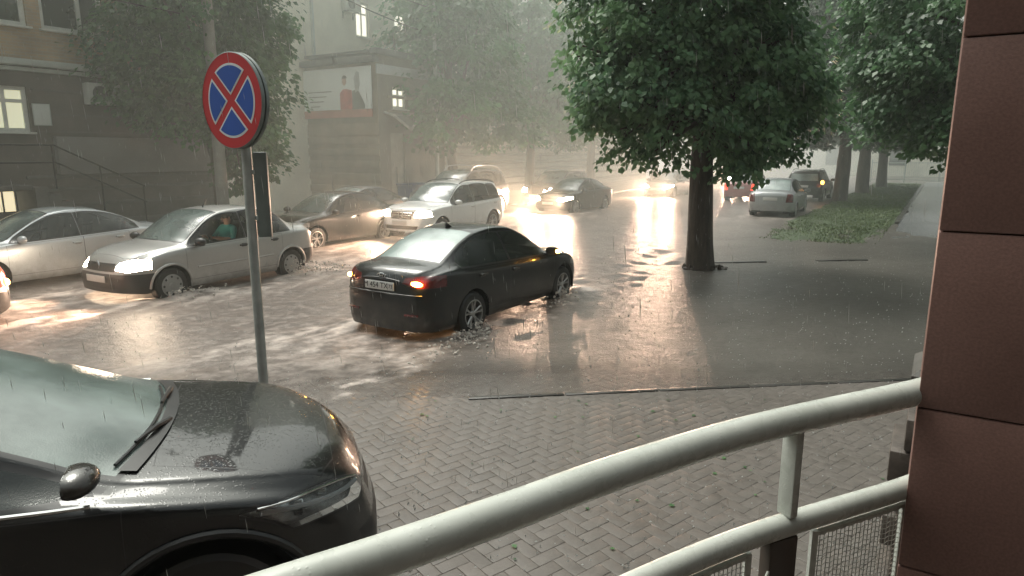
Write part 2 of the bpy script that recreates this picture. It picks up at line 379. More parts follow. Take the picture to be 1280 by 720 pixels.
# kerbs
M_kerb = mat('wet_kerb_stone', (0.040, 0.037, 0.033), 0.3, var=0.4, scale=5, bmp=0.5, bscale=50)
def kerb(p0, p1, wdt, h, name='kerb', seg=1.0, missing=()):
    p0, p1 = Vector(p0), Vector(p1); d = p1-p0; L = d.length; n = max(1, int(L/seg)); mb = MB()
    ang = math.atan2(d.y, d.x)
    for i in range(n):
        if i in missing: continue
        c = p0+d*((i+0.5)/n)
        mb.box((c.x, c.y, h/2-0.06+RS.randn()*0.0015), (L/n-0.012, wdt, h+0.12), ch=0.012, rot=Matrix.Rotation(ang+RS.randn()*0.006, 4, 'Z'))
    return tag(mb.build(name, M_kerb), kind='structure')
kerb((-0.45, KERB(-0.45)+.03, 0), (6.5, KERB(6.5)+.03, 0), 0.075, 0.012, seg=0.95)
kerb((4.55, 15.15, 0), (8.2, 15.55, 0), 0.16, 0.022, missing=(1,))
kerb((10.2, 15.3, 0), (12.4, 15.0, 0), 0.18, 0.03)
kerb(P(27, 1.17), P(62, 1.17), 0.14, 0.07)
kerb(P(-6, 16.95), P(75, 16.95), 0.16, 0.10)
sw = MB(); sw.at(Matrix.Rotation(STREET, 4, 'Z')); sw.box((35, 24.05, -0.02), (100, 14.0, 0.16))
tag(sw.build('pavement', mat('wet_pavement', (0.13, 0.12, 0.11), 0.3, var=0.3, scale=1.2, bmp=0.3)), kind='structure')
def sheet(name, a0, a1, b0, b1, za, zb, mt, rough=.004):
    n = 60; mb = MB()
    for i in range(n+1):
        t = i/n; a = a0+(a1-a0)*t; z = za+(zb-za)*min(1, t*4.0)
        mb.v += [tuple(P(a+RS.randn()*(.12 if i else .6), b0+(b1-b0)*k/6+RS.randn()*.07, z+RS.randn()*rough-(.03 if k in (0, 6) and name == 'lawn' else 0))) for k in range(7)]
    for i in range(n):
        for k in range(6): mb.f.append((i*7+k, (i+1)*7+k, (i+1)*7+k+1, i*7+k+1)); mb.mi.append(0)
    return tag(mb.build(name, mt), kind='structure')
sheet('path', 19, 66, -1.5, 1.1, -.03, .05, mat('wet_path_asphalt', (0.11, 0.115, 0.12), 0.22, var=0.25, scale=1.0, bmp=0.3, bscale=60))
sheet('lawn', 20.5, 62, 1.25, 4.5, .0, .07, mat('wet_soil', (0.042, 0.066, 0.026), 0.55, var=0.5, scale=3, bmp=0.8), .012)
def grass():
    n = 34000
    a = 20.4+RS.rand(n)**1.5*40; bq = 1.3+RS.rand(n)*3.1; kp = RS.rand(n) < np.clip((a-19.6+1.2*np.sin(bq*3.1)+.8*np.sin(bq*7+1))/5.0, 0.02, 1)*np.clip((4.5-bq)/.5+.3*np.sin(a*2.3), .05, 1); a, bq = a[kp], bq[kp]; n = len(a)
    hgt = 0.02+RS.rand(n)*0.045; an = RS.rand(n)*2*PI; wd = 0.006+0.006*a/20
    px = a*S[0]+bq*N[0]; py = a*S[1]+bq*N[1]
    lean = RS.randn(n, 2)*0.04
    v = np.zeros((n, 3, 3)); z0 = .07*np.clip((a-20.5)/11, 0, 1)
    v[:, 0] = np.stack([px-np.cos(an)*wd, py-np.sin(an)*wd, z0], -1)
    v[:, 1] = np.stack([px+np.cos(an)*wd, py+np.sin(an)*wd, z0], -1)
    v[:, 2] = np.stack([px+lean[:, 0], py+lean[:, 1], z0+hgt], -1)
    m, nt, b = newmat('grass_blades')
    nt.links.new(ramp(nt, attr(nt, 'tint'), [(0.0, (0.05, 0.085, 0.025)), (1.0, (0.12, 0.16, 0.05))]), b.inputs['Base Color']); b.inputs['Roughness'].default_value = 0.5
    o = npmesh('grass', v.reshape(-1, 3), np.arange(n*3).reshape(n, 3), m, attrs={'tint': np.repeat(RS.rand(n), 3)})
    tag(o, 'wet green grass strip under the trees by the path', 'grass', kind='stuff')
grass()

# ------------------------------------------------------------------ trees
def leaf_mat(name, lo, hi):
    m, nt, b = newmat(name)
    c = ramp(nt, attr(nt, 'tint'), [(0.0, lo), (1.0, hi)])
    nt.links.new(c, b.inputs['Base Color']); b.inputs['Roughness'].default_value = 0.42
    tr = nt.nodes.new('ShaderNodeBsdfTranslucent'); nt.links.new(c, tr.inputs[0])
    ms = nt.nodes.new('ShaderNodeMixShader'); ms.inputs[0].default_value = 0.42
    nt.links.new(b.outputs[0], ms.inputs[1]); nt.links.new(tr.outputs[0], ms.inputs[2]); nt.links.new(ms.outputs[0], nt.nodes['Material Output'].inputs[0])
    return m
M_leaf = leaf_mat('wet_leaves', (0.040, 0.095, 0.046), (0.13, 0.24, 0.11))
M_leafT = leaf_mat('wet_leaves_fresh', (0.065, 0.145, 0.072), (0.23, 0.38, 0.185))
M_leafD = leaf_mat('wet_leaves_dark', (0.014, 0.042, 0.018), (0.055, 0.12, 0.05))  # darker green leaf for the trees at right
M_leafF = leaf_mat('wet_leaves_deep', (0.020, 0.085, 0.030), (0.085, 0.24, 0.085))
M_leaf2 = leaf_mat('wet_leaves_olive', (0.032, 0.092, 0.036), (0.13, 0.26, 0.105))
def bark(name, col):
    m, nt, b = newmat(name)
    f = noise(nt, 1.0, 6, stretch=((14, 14, 2.2), 0), rough=0.65)
    nt.links.new(ramp(nt, f, [(0.3, tuple(c*0.45 for c in col)), (0.7, tuple(c*1.4 for c in col))]), b.inputs['Base Color'])
    b.inputs['Roughness'].default_value = 0.5; bump(nt, b, f, 0.9, 0.04); return m
M_bark = bark('wet_bark', (0.06, 0.045, 0.034))
def crown(lobes, n_clump, per, size, seed, cl=0.38):
    r = np.random.RandomState(seed); V, T = [], []
    vol = np.array([l[3]*l[4]*l[5] for l in lobes])**0.75; pr = vol/vol.sum()
    for i in range(n_clump):
        l = lobes[r.choice(len(lobes), p=pr)]
        d = r.randn(3); d /= np.linalg.norm(d)
        rad = 0.42+0.56*r.rand()**0.6
        c = np.array(l[:3])+d*rad*np.array(l[3:6])
        n = int(per*(0.5+r.rand())); cs = cl*(0.6+0.8*r.rand())
        off = r.randn(n, 3); off /= np.linalg.norm(off, axis=1)[:, None]; off *= (r.rand(n)**0.45)[:, None]*np.array([cs, cs, cs*.6])*1.55; off[:, 2] -= 0.38*(off[:, 0]**2+off[:, 1]**2)/max(cs, .1)
        p = c+off
        out = off*0.8+d*0.35; out[:, 2] = 0
        out += r.randn(n, 3)*0.25; out[:, 2] = -0.25-0.55*r.rand(n)
        out /= np.linalg.norm(out, axis=1)[:, None]
        nr = np.array([0, 0, 1.0])+r.randn(n, 3)*0.45+d*0.25
        sd = np.cross(out, nr); sd /= np.linalg.norm(sd, axis=1)[:, None]; nn = np.cross(sd, out)
        L = size*(0.65+0.7*r.rand(n))[:, None]; W = L*0.40
        q = np.stack([p, p+out*L*0.45+sd*W+nn*L*0.10, p+out*L, p+out*L*0.45-sd*W+nn*L*0.10], 1)
        V.append(q.reshape(-1, 3)); base = 0.10+0.75*r.rand()
        T.append(np.repeat(np.clip(base+r.randn(n)*0.16, 0, 1), 4))
    V = np.concatenate(V); return V, np.arange(len(V)).reshape(-1, 4), np.concatenate(T)
def trunk(rad, h, lobes, seed, lean=(0, 0), low=1.8):
    r = random.Random(seed); mb = MB(); k = 22
    pts, rr = [], []
    for i in range(k):
        t = i/(k-1); z = -0.2+t*(h+0.2)
        pts.append((lean[0]*t+0.06*math.sin(t*5+seed), lean[1]*t+0.06*math.cos(t*4+seed), z))
        rr.append(rad*(1-0.72*t)*(1+0.13*math.exp(-max(z, 0)/0.15)))
    mb.tube(pts, rr, 18)
    for l in lobes:
        for q in range(3):
            z0 = low+(h*0.6-low)*r.random(); b0 = Vector((lean[0]*z0/h, lean[1]*z0/h, z0))
            e = Vector((l[0]+r.uniform(-.6, .6)*l[3], l[1]+r.uniform(-.6, .6)*l[4], l[2]+r.uniform(-.2, .5)*l[5]))
            mid = b0.lerp(e, 0.5)+Vector((r.uniform(-.3, .3), r.uniform(-.3, .3), 0.35))
            mb.tube([b0, b0.lerp(mid, .5)+Vector((0, 0, .1)), mid, mid.lerp(e, .6), e], [rad*.32, rad*.26, rad*.18, rad*.11, 0.015], 7)
    # rough bark relief
    for i, v in enumerate(mb.v):
        x, y, z = v; an = math.atan2(y, x)
        s = 1+0.05*math.sin(an*9+z*1.2)+0.04*math.sin(an*5-z*2.3+seed)
        mb.v[i] = (x*s, y*s, z) if z < low else v
    return mb
def tree(loc, label, group, lobes, rad, h, n_clump, per, size, seed, leaf=None, lean=(0, 0), cl=0.38, low=1.8, name='tree', clear=None):
    t = empty(name, loc, 0, label=label, cat='tree', group=group)
    trunk(rad, h, lobes, seed, lean, low).build('trunk', M_bark, t, angle=60)
    V, F, T = crown(lobes, n_clump, per, size, seed, cl)
    if clear:                                  # boughs cut back round the lamp pole
        q = V.reshape(-1, 4, 3); c = q[:, 0]
        ra = c[:, 0]*S[0]+c[:, 1]*S[1]-clear[0]; rb = c[:, 0]*N[0]+c[:, 1]*N[1]-clear[1]
        ok = ~((np.abs(ra+0.35*rb) < 0.55) & (rb < 0.2))
        V = q[ok].reshape(-1, 3); F = np.arange(len(V)).reshape(-1, 4); T = T.reshape(-1, 4)[ok].ravel()
    npmesh('crown', V, F, leaf or M_leaf, t, attrs={'tint': T})
    return t
# the big tree in the middle of the picture
T1 = tree((4.02, 14.45, 0), 'big broad tree with dark trunk standing in the flood in the middle', 'trees by the road',
     [(-.45, 0, 5.9, 2.4, 2.4, 2.5), (-1.6, -0.6, 4.1, 1.4, 1.5, 1.35), (.75, -0.4, 3.9, 1.35, 1.5, 1.4), (1.45, -.3, 3.55, .75, .7, .7), (-1.9, -.6, 3.4, .7, .7, .65), (-2.0, 0, 5.2, 1.0, 1.2, 1.0), (-.1, 1.0, 4.3, 1.9, 1.6, 1.6), (-.7, -0.5, 7.8, 2.4, 2.4, 2.0),
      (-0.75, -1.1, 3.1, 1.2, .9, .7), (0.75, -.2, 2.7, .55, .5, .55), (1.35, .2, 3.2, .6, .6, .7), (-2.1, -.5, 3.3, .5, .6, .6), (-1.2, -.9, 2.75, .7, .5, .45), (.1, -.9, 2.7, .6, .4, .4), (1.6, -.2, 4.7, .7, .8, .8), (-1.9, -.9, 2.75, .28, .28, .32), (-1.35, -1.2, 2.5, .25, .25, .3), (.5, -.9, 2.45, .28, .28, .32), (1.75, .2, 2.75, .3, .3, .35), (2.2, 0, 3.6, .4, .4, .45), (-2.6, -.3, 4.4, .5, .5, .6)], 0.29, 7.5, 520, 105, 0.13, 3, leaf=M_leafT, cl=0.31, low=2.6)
# debris and sprouts caught round the trunk
db = MB()
for i in range(60):
    an = 2*PI*i/60; rr_ = 0.24+RS.rand()*0.08; q_ = 1.9 if math.cos(an) > .8 else 1.0
    db.sphere((4.02+rr_*q_*math.cos(an), 14.42+rr_*math.sin(an), 0.01), (0.04+RS.rand()*.06, 0.04+RS.rand()*.05, 0.02+RS.rand()**2*.09), seg=7, rings=5)
tag(db.build('mud_mound', M_bark), 'low mound of soil and roots round the foot of the big tree', 'mound')

far_lobes = [(0, 0, 6.2, 3.3, 3.3, 3.0), (-1.8, -.8, 4.4, 2.0, 2.0, 1.6), (1.9, .5, 4.3, 2.1, 2.0, 1.7), (.3, -1.6, 4.0, 1.9, 1.8, 1.5), (0, .3, 8.8, 2.9, 2.9, 2.4), (0.2, 1.8, 4.6, 2.0, 1.8, 1.6)]
# left tree in front of the brick building: foliage reaches low on its right side
TL = tree(P(12.75, 18.2), 'leafy tree behind the concrete pole in front of the brick building', 'trees by the road',
     [(-.4, 0, 6.3, 2.9, 2.6, 2.4), (-1.6, -.2, 5.0, 1.9, 1.8, 1.5), (.7, 0, 4.4, 1.4, 1.5, 1.9), (-.4, -.4, 4.2, 1.7, 1.6, 1.3), (.9, -.3, 2.7, 1.0, 1.0, 1.0), (-.3, .2, 8.4, 2.6, 2.6, 1.8), (1.0, .2, 3.0, .7, .8, 1.1), (.5, -.2, 1.9, .6, .6, .6)],
     0.22, 7.0, 540, 95, 0.16, 21, leaf=M_leaf2, cl=0.36, low=1.6, clear=(-.7, -1.05))
FT = tree(P(25.0, 18.8), 'hazy tree on the far pavement between the grey entrance block and the roof rails', 'trees by the road', far_lobes, 0.26, 8.2, 230, 95, 0.25, 33, leaf=M_leafF, cl=0.44, low=2.2)
def far_tree(a, b, label, rz, sc_=1.0, z=0, src=None):
    t = copy_tree(src or FT); t.location = P(a, b, z); t.rotation_euler = (0, 0, rz); t.scale = (sc_,)*3; t['label'] = label; return t
far_tree(31.5, 18.6, 'pale tree fading in the rain behind the white off-roader', 1.9, 1.06)
far_tree(39.5, 18.8, 'misty tree further along the far pavement, left of the big tree', 3.3, 1.1)
far_tree(50.0, 18.5, 'faint tree furthest down the far pavement, behind the big tree', 4.6, 1.15)
far_tree(63.0, 17.0, 'barely visible tree at the far end of the street', 5.4, 1.2)
RT = tree(P(37.4, 4.2), 'dark tree on the grass strip right of the silver saloon', 'trees by the road',
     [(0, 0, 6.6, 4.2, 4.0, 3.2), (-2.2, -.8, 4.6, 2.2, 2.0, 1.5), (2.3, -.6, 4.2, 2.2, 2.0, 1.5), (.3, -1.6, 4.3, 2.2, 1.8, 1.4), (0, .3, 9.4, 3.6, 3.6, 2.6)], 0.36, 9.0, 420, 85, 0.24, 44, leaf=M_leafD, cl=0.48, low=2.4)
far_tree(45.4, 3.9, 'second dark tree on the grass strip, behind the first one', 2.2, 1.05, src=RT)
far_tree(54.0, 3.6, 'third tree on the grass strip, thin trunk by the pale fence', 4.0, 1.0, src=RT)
tree(P(22.0, -1.7, -.2), 'tree beyond the path whose boughs hang beside the red stone pillar', 'trees by the road',
     [(0, 0, 6.4, 4.6, 4.4, 3.4), (-2.6, -.8, 4.2, 2.2, 2.2, 1.5), (-1.2, -2.2, 3.9, 2.0, 1.8, 1.3), (-1.8, 1.2, 3.8, 1.9, 1.8, 1.2), (-.2, .3, 9.2, 4.0, 3.8, 2.6), (-3.4, .4, 5.6, 1.5, 1.6, 1.4), (-2.2, -.4, 2.9, .8, .8, .6)], 0.38, 9.0, 640, 95, 0.15, 58, leaf=M_leaf, cl=0.40, low=2.4)
far_tree(47.0, -5.0, 'tree further back beyond the path, next to the stone pillar', 5.0, 1.05, src=RT)

# ------------------------------------------------------------------ buildings
def wall_holes(mb, a0, a1, z0, z1, holes, depth=0.22, y=0.0, mi=0):
    """wall in the local x-z plane at y, with real openings and reveals (y grows away from the street)"""
    xs_ = sorted({a0, a1, *[h[0] for h in holes], *[h[1] for h in holes]}); zs_ = sorted({z0, z1, *[h[2] for h in holes], *[h[3] for h in holes]})
    for i in range(len(xs_)-1):
        for j in range(len(zs_)-1):
            cx, cz = (xs_[i]+xs_[i+1])/2, (zs_[j]+zs_[j+1])/2
            if any(h[0] < cx < h[1] and h[2] < cz < h[3] for h in holes): continue
            mb.add([(xs_[i], y, zs_[j]), (xs_[i+1], y, zs_[j]), (xs_[i+1], y, zs_[j+1]), (xs_[i], y, zs_[j+1])], [(0, 1, 2, 3)], mi)
    for h in holes:
        x0, x1, zz0, zz1 = h[:4]; yb = y+depth
        mb.add([(x0, y, zz0), (x1, y, zz0), (x1, y, zz1), (x0, y, zz1), (x0, yb, zz0), (x1, yb, zz0), (x1, yb, zz1), (x0, yb, zz1)],
               [(0, 1, 5, 4), (1, 2, 6, 5), (2, 3, 7, 6), (3, 0, 4, 7)], mi)
def window(parent, x0, x1, z0, z1, y, mat_f, mat_g, mull=(0.5,), trans=(0.7,), fw=0.07, sill=True, depth=0.14):
    f = MB(); yc = y+depth-0.03
    f.box(((x0+x1)/2, yc, z0+fw/2), (x1-x0, .06, fw)); f.box(((x0+x1)/2, yc, z1-fw/2), (x1-x0, .06, fw))
    f.box((x0+fw/2, yc, (z0+z1)/2), (fw, .06, z1-z0-2*fw)); f.box((x1-fw/2, yc, (z0+z1)/2), (fw, .06, z1-z0-2*fw))
    for t in mull: f.box((x0+(x1-x0)*t, yc, (z0+z1)/2), (fw*.9, .055, z1-z0-2*fw))
    for t in trans: f.box(((x0+x1)/2, yc-.004, z0+(z1-z0)*t), (x1-x0-2*fw, .05, fw*.9))
    fr = f.build('window', mat_f, parent)
    p = MB(); p.add([(x0, yc+.02, z0), (x1, yc+.02, z0), (x1, yc+.02, z1), (x0, yc+.02, z1)], [(0, 1, 2, 3)])
    p.build('pane', mat_g, fr, smooth=False)
    if sill:
        s_ = MB(); s_.box(((x0+x1)/2, y-0.03, z0-0.025), (x1-x0+.12, .22, .05), ch=.008); s_.build('sill', mat_f, fr)
    return fr
M_white = mat('white_window_frame', (0.62, 0.63, 0.58), 0.45, var=0.12, scale=4)
M_gdark = mat('dark_window_glass', (0.025, 0.032, 0.03), 0.08, var=0.4, scale=0.8, spec=0.8)
M_glit = emis('lit_window_pale', (1.0, 0.97, 0.80), 1.15)
M_glit2 = emis('lit_window_warm', (1.0, 0.86, 0.55), 0.9)
M_glit3 = emis('lit_window_soft', (0.93, 0.92, 0.66), 0.45)
def brickmat():
    m, nt, b = newmat('yellow_brick')
    tc = nt.nodes.new('ShaderNodeTexCoord'); mp = nt.nodes.new('ShaderNodeMapping'); mp.inputs['Rotation'].default_value = (R(90), 0, 0)
    br = nt.nodes.new('ShaderNodeTexBrick'); br.inputs['Scale'].default_value = 1.0; br.inputs['Brick Width'].default_value = 0.26; br.inputs['Row Height'].default_value = 0.078; br.inputs['Mortar Size'].default_value = 0.008
    nt.links.new(tc.outputs['Object'], mp.inputs[0]); nt.links.new(mp.outputs[0], br.inputs['Vector'])
    br.inputs['Color1'].default_value = (0.44, 0.31, 0.18, 1); br.inputs['Color2'].default_value = (0.34, 0.25, 0.16, 1); br.inputs['Mortar'].default_value = (0.36, 0.33, 0.27, 1)
    mm = nt.nodes.new('ShaderNodeMix'); mm.data_type = 'RGBA'; mm.blend_type = 'MULTIPLY'; mm.inputs['Factor'].default_value = 1
    nt.links.new(br.outputs['Color'], mm.inputs['A']); nt.links.new(ramp(nt, noise(nt, .9, 5), [(0.3, 0.65), (0.7, 1.2)]), mm.inputs['B'])
    nt.links.new(mm.outputs['Result'], b.inputs['Base Color']); b.inputs['Roughness'].default_value = 0.7; bump(nt, b, br.outputs['Fac'], -0.5, 0.01); return m
M_brick = brickmat()
M_stone_dk = mat('dark_rusticated_stone', (0.095, 0.079, 0.067), 0.55, var=0.3, scale=1.6, bmp=0.4, bscale=25)
M_groove = mat('pale_stone_groove', (0.10, 0.092, 0.08), 0.6, var=0.25)
M_render = mat('grey_plinth_render', (0.16, 0.152, 0.14), 0.5, var=0.18, scale=1.0)
M_corn = mat('pale_cornice', (0.42, 0.46, 0.43), 0.5, var=0.15, scale=2)
M_metal_dk = mat('dark_rail_metal', (0.02, 0.018, 0.016), 0.35, metal=0.4)

# --- brick building on the left (local x along the street, y away from it)
BB = empty('brick_building', P(8, 20), STREET, label='yellow brick building with dark stone ground floor and white window frames', cat='building')
mb = MB(); gf = [(-2.6, -.95, 2.95, 4.08), (-.35, .68, 2.95, 4.08), (-.75, .16, 0.92, 1.5)]
wall_holes(mb, -8, 6.2, -0.2, 4.62, gf); mb.add([(6.2, 0, -.2), (6.2, 9, -.2), (6.2, 9, 4.62), (6.2, 0, 4.62)], [(0, 1, 2, 3)])
mb.build('ground_floor_wall', M_stone_dk, BB, smooth=False)
mb = MB(); uf = [(-3.2, -1.6, 5.55, 7.4), (-.7, .90, 5.55, 7.4), (1.22, 2.82, 5.55, 7.4), (3.5, 5.1, 5.55, 7.4)]
wall_holes(mb, -8, 6.2, 4.62, 12.5, uf); mb.add([(6.2, 0, 4.62), (6.2, 9, 4.62), (6.2, 9, 12.5), (6.2, 0, 12.5)], [(0, 1, 2, 3)])
mb.build('brick_wall', M_brick, BB, smooth=False)
mb = MB(); mb.box((-.9, -.08, 4.66), (14.3, .34, .16), ch=.02); mb.box((-.9, -.03, 4.50), (14.25, .2, .10), ch=.02); mb.build('cornice', M_corn, BB)
mb = MB()
for z in (3.42, 4.02, 2.98):
    for (x0, x1) in ((-8, -2.7), (-.85, -.45), (.78, 6.2)): mb.box(((x0+x1)/2, -.012, z), (x1-x0, .03, .045))
for z in (0.55, 1.05, 1.48, 1.80): mb.box((3.3, -.03, z), (5.8, .07, .09), ch=.015)
mb.build('stone_bands', M_groove, BB)
mb = MB(); mb.box((3.65, -.10, 2.36), (5.0, .2, .98), ch=.015); mb.build('plinth_panel', M_render, BB)
for h in gf[:2]: window(BB, *h, 0, M_white, M_glit3, mull=(.5,), trans=(.68,), fw=.10)
window(BB, *gf[2], 0, M_metal_dk, M_glit2, mull=(.33, .66), trans=(), fw=.035, sill=False)
for h in uf: window(BB, *h, 0, M_white, M_gdark, mull=(.62,), trans=(), fw=.11)
# stair flight and its rails
st = empty('entrance_stairs', P(8.0, 18.9), STREET, label='outside stair with thin dark handrails along the dark stone wall', cat='stairs')
mb = MB()
for i in range(9): mb.box((2.5-0.29*i, .35, .08+.09*i*2.0/2), (.29, 1.0, .16+.18*i), ch=.008)
mb.box((-1.3, .35, 1.60), (2.6, 1.0, .12), ch=.01); mb.build('steps', M_groove, st)
for yy in (-.2,):
    for dz in (0, -.42):
        mb = MB(); mb.tube([(-3.5, yy, 2.62+dz), (.55, yy, 2.62+dz), (2.75, yy, 1.52+dz)], .022, 8); mb.build('handrail', M_metal_dk, st)
    for x, z0, z1 in ((-1.2, 1.6, 2.62), (.5, 1.55, 2.62), (1.6, .8, 2.08), (2.7, 0, 1.54)):
        mb = MB(); mb.tube([(x, yy, z0), (x, yy, z1)], .02, 8); mb.build('rail_post', M_metal_dk, st)
pl = empty('notice_board', P(8.93, 19.93, 3.13), STREET, label='small blank white notice board on the dark stone wall', cat='notice board')
mb = MB(); mb.box((0, 0, .27), (.40, .04, .54), ch=.01); mb.build('board', mat('white_board', (.6, .63, .6), .4, var=.06), pl)
mb = MB(); mb.tube([(-.2, -.024, .0), (.2, -.024, .0), (.2, -.024, .54), (-.2, -.024, .54), (-.2, -.024, 0)], .012, 6); mb.build('frame', M_corn, pl)
def aircon(loc, label, dim=(.85, .32, .56)):
    ac = empty('air_conditioner', loc, STREET, label=label, cat='air conditioner', group='air conditioners on the facades')
    mb = MB(); mb.box((0, 0, dim[2]/2), dim, ch=.02); mb.build('casing', mat('aircon_white', (.5, .52, .48), .5, var=.1), ac)
    mb = MB(); mb.lathe([(.02, -dim[1]/2-.012), (.19, -dim[1]/2-.02), (.21, -dim[1]/2-.004)], 24, axis='y'); 
    for q in range(-2, 3): mb.box((q*.07, -dim[1]/2-.024, 0), (.008, .008, .38))
    o = mb.build('fan_grille', mat('grille_grey', (.08, .085, .08), .5), ac); o.location = (-.12, 0, dim[2]/2)
    for s_ in (-.3, .3):
        mb = MB(); mb.box((s_, .05, -.02), (.04, .36, .04)); mb.box((s_, .22, -.15), (.04, .03, .3)); mb.build('bracket', M_metal_dk, ac)
    return ac
aircon(P(10.45, 19.8, 3.72), 'white air conditioner box on the dark stone wall of the brick building')
aircon(P(23.1, 22.75, 8.5), 'small air conditioner high on the pale upper wall')

# --- pale building behind, with the grey entrance block in front
M_beige = mat('beige_render', (0.62, 0.60, 0.50), 0.7, var=0.12, scale=1.0, bmp=0.2)
M_tan = mat('tan_rustic_wall', (0.24, 0.20, 0.145), 0.65, var=0.2, scale=1.5, bmp=0.3)
M_greyb = mat('grey_entrance_render', (0.14, 0.125, 0.10), 0.6, var=0.2, scale=1.3)
PB = empty('pale_building', P(20, 23), STREET, label='pale beige building with narrow lit windows behind the grey entrance block', cat='building')
ws = [(3.62, 4.45, 7.56, 9.05), (6.2, 7.05, 7.7, 9.2), (8.9, 9.75, 7.7, 9.2), (10.40, 11.3, 4.36, 5.6), (14.2, 15.1, 4.36, 5.6), (18, 18.9, 4.36, 5.6), (22, 22.9, 4.4, 5.6)]
mb = MB(); wall_holes(mb, -1.5, 40, -.2, 13, ws); mb.add([(-1.5, 0, -.2), (-1.5, 10, -.2), (-1.5, 10, 13), (-1.5, 0, 13)], [(0, 1, 2, 3)])
mb.build('wall', M_beige, PB, smooth=False)
mb = MB()
for z in (.5, .95, 1.4, 1.85, 2.3): mb.box((23.0, -.04, z), (33.5, .1, .16), ch=.02)
mb.box((23.0, -.03, 2.72), (33.5, .12, .12), ch=.02); mb.build('plinth_bands', M_tan, PB)
for i, h in enumerate(ws): window(PB, *h, 0, M_white, M_glit, mull=(.5,), trans=(.68,), fw=.08)
for i in range(4):
    mb = MB(); mb.box((1.0+i*9, -.06, 6.6), (.10, .10, 13.0)); mb.build('downpipe', M_corn, PB)

EB = empty('entrance_block', P(20.52, 19), STREET, label='grey two storey entrance block with banner on its end wall', cat='building')
mb = MB(); eh = [(.85, 1.68, 4.16, 5.01), (.65, 1.5, .75, 3.2)]
wall_holes(mb, 0, 4.2, -.2, 6.15, eh); mb.add([(4.2, 0, -.2), (4.2, 4, -.2), (4.2, 4, 6.15), (4.2, 0, 6.15)], [(0, 1, 2, 3)]); mb.build('front_wall', M_greyb, EB, smooth=False)
mb = MB(); mb.add([(0, 0, -.2), (0, 6.2, -.2), (0, 6.2, 5.95), (0, 0, 5.95)], [(0, 1, 2, 3)])
for i, z in enumerate((.45, .95, 1.45, 1.95, 2.45, 2.9)): mb.box((-.025, 3.1, z), (.07, 6.2, .30), ch=.03)
mb.box((-.02, 3.1, 3.35), (.05, 6.2, .45), ch=.02); mb.build('end_wall', M_tan, EB)
mb = MB(); mb.box((2.05, -.06, 6.26), (4.6, .3, .22), ch=.02); mb.box((-.10, 3.1, 5.98), (.4, 6.3, .22), ch=.02); mb.box((2.1, 3, 6.3), (4.2, 6, .1)); mb.build('roof', mat('roof_edge_grey', (.09, .095, .095), .5), EB)
mb = MB(); mb.box((2.05, -.03, 5.62), (4.2, .08, .36), ch=.01); mb.build('fascia_band', mat('fascia_pale', (.33, .36, .37), .5, var=.1), EB)
window(EB, *eh[0], 0, M_white, M_glit, mull=(.5,), trans=(.6,), fw=.11)
mb = MB(); mb.box((1.26, -.05, 4.6), (1.5, .06, .10)); mb.box((1.26, -.05, 4.05), (1.6, .16, .08), ch=.01); mb.build('window_ledge', M_tan, EB)
mb = MB(); mb.box((1.075, .10, 1.975), (.85, .06, 2.45)); mb.box((1.075, .06, 1.3), (.06, .05, 1.1)); mb.build('door', mat('entrance_door', (.22, .215, .18), .5), EB)
mb = MB(); mb.tube([(.35, -.5, 3.85), (1.08, -.75, 3.32), (1.85, -.5, 3.87)], .055, 8); mb.tube([(.35, -.5, 3.85), (.35, .02, 4.0)], .05, 8); mb.tube([(1.85, -.5, 3.87), (1.85, .02, 4.0)], .05, 8); mb.build('canopy_frame', mat('canopy_grey', (.30, .30, .28), .5), EB)
mb = MB(); mb.add([(.35, -.5, 3.86), (1.08, -.75, 3.33), (1.85, -.5, 3.88), (1.85, .0, 4.0), (.35, .0, 4.0)], [(0, 1, 2), (0, 2, 3, 4)]); mb.build('canopy', mat('canopy_dark', (.10, .105, .10), .35), EB, smooth=False)
mb = MB()
for i in range(4): mb.box((1.1, -.3-.28*i, .62-.17*i), (1.8, .28, .24), ch=.01)
mb.build('steps', M_render, EB)
# banner on the end wall (flat advertisement: pale field, text lines, a woman in red, a pink strip)
BN = empty('banner', P(20.40, 19.12, 3.8), STREET, label='pale advertising banner with a figure in red above a pink strip', cat='banner')
mb = MB(); mb.box((0, 2.45, 1.13), (.03, 4.75, 1.62)); mb.build('sheet', mat('banner_white', (.72, .78, .78), .5, var=.08, scale=.6), BN)
mb = MB(); mb.box((-.004, 2.45, .16), (.04, 4.75, .30)); mb.build('pink_strip', mat('banner_pink', (.42, .17, .125), .5, var=.1), BN)
mb = MB()
for k, (y0, y1) in enumerate(((2.25, 3.6), (2.55, 3.6), (2.7, 3.55), (2.95, 3.5))): mb.box((-.018, (y0+y1)/2, 1.05-.19*k), (.006, y1-y0, .035))
mb.build('text_lines', mat('banner_text', (.28, .31, .31), .5), BN)
def flat(mb, poly, x, mi=0): mb.add([(x, p[0], p[1]) for p in poly], [tuple(range(len(poly)))], mi)
mb = MB(); flat(mb, [(1.78, .32), (1.78, .95), (1.62, 1.10), (1.42, 1.12), (1.12, 1.05), (1.10, .32)], -.019, 0)
flat(mb, [(1.12, .32), (1.10, 1.02), (.8, 1.08), (.55, .7), (.42, .45), (.45, .32)], -.020, 1)
flat(mb, [(1.52+.12*math.cos(t*PI/6), 1.42+.17*math.sin(t*PI/6)) for t in range(12)], -.019, 2)
flat(mb, [(1.50+.14*math.cos(t*PI/6), 1.52+.12*math.sin(t*PI/6)) for t in range(0, 7)], -.021, 3)
flat(mb, [(.92, .95), (.98, 1.5), (.84, 1.78), (.70, 1.72), (.66, 1.3), (.74, 1.05)], -.022, 4)
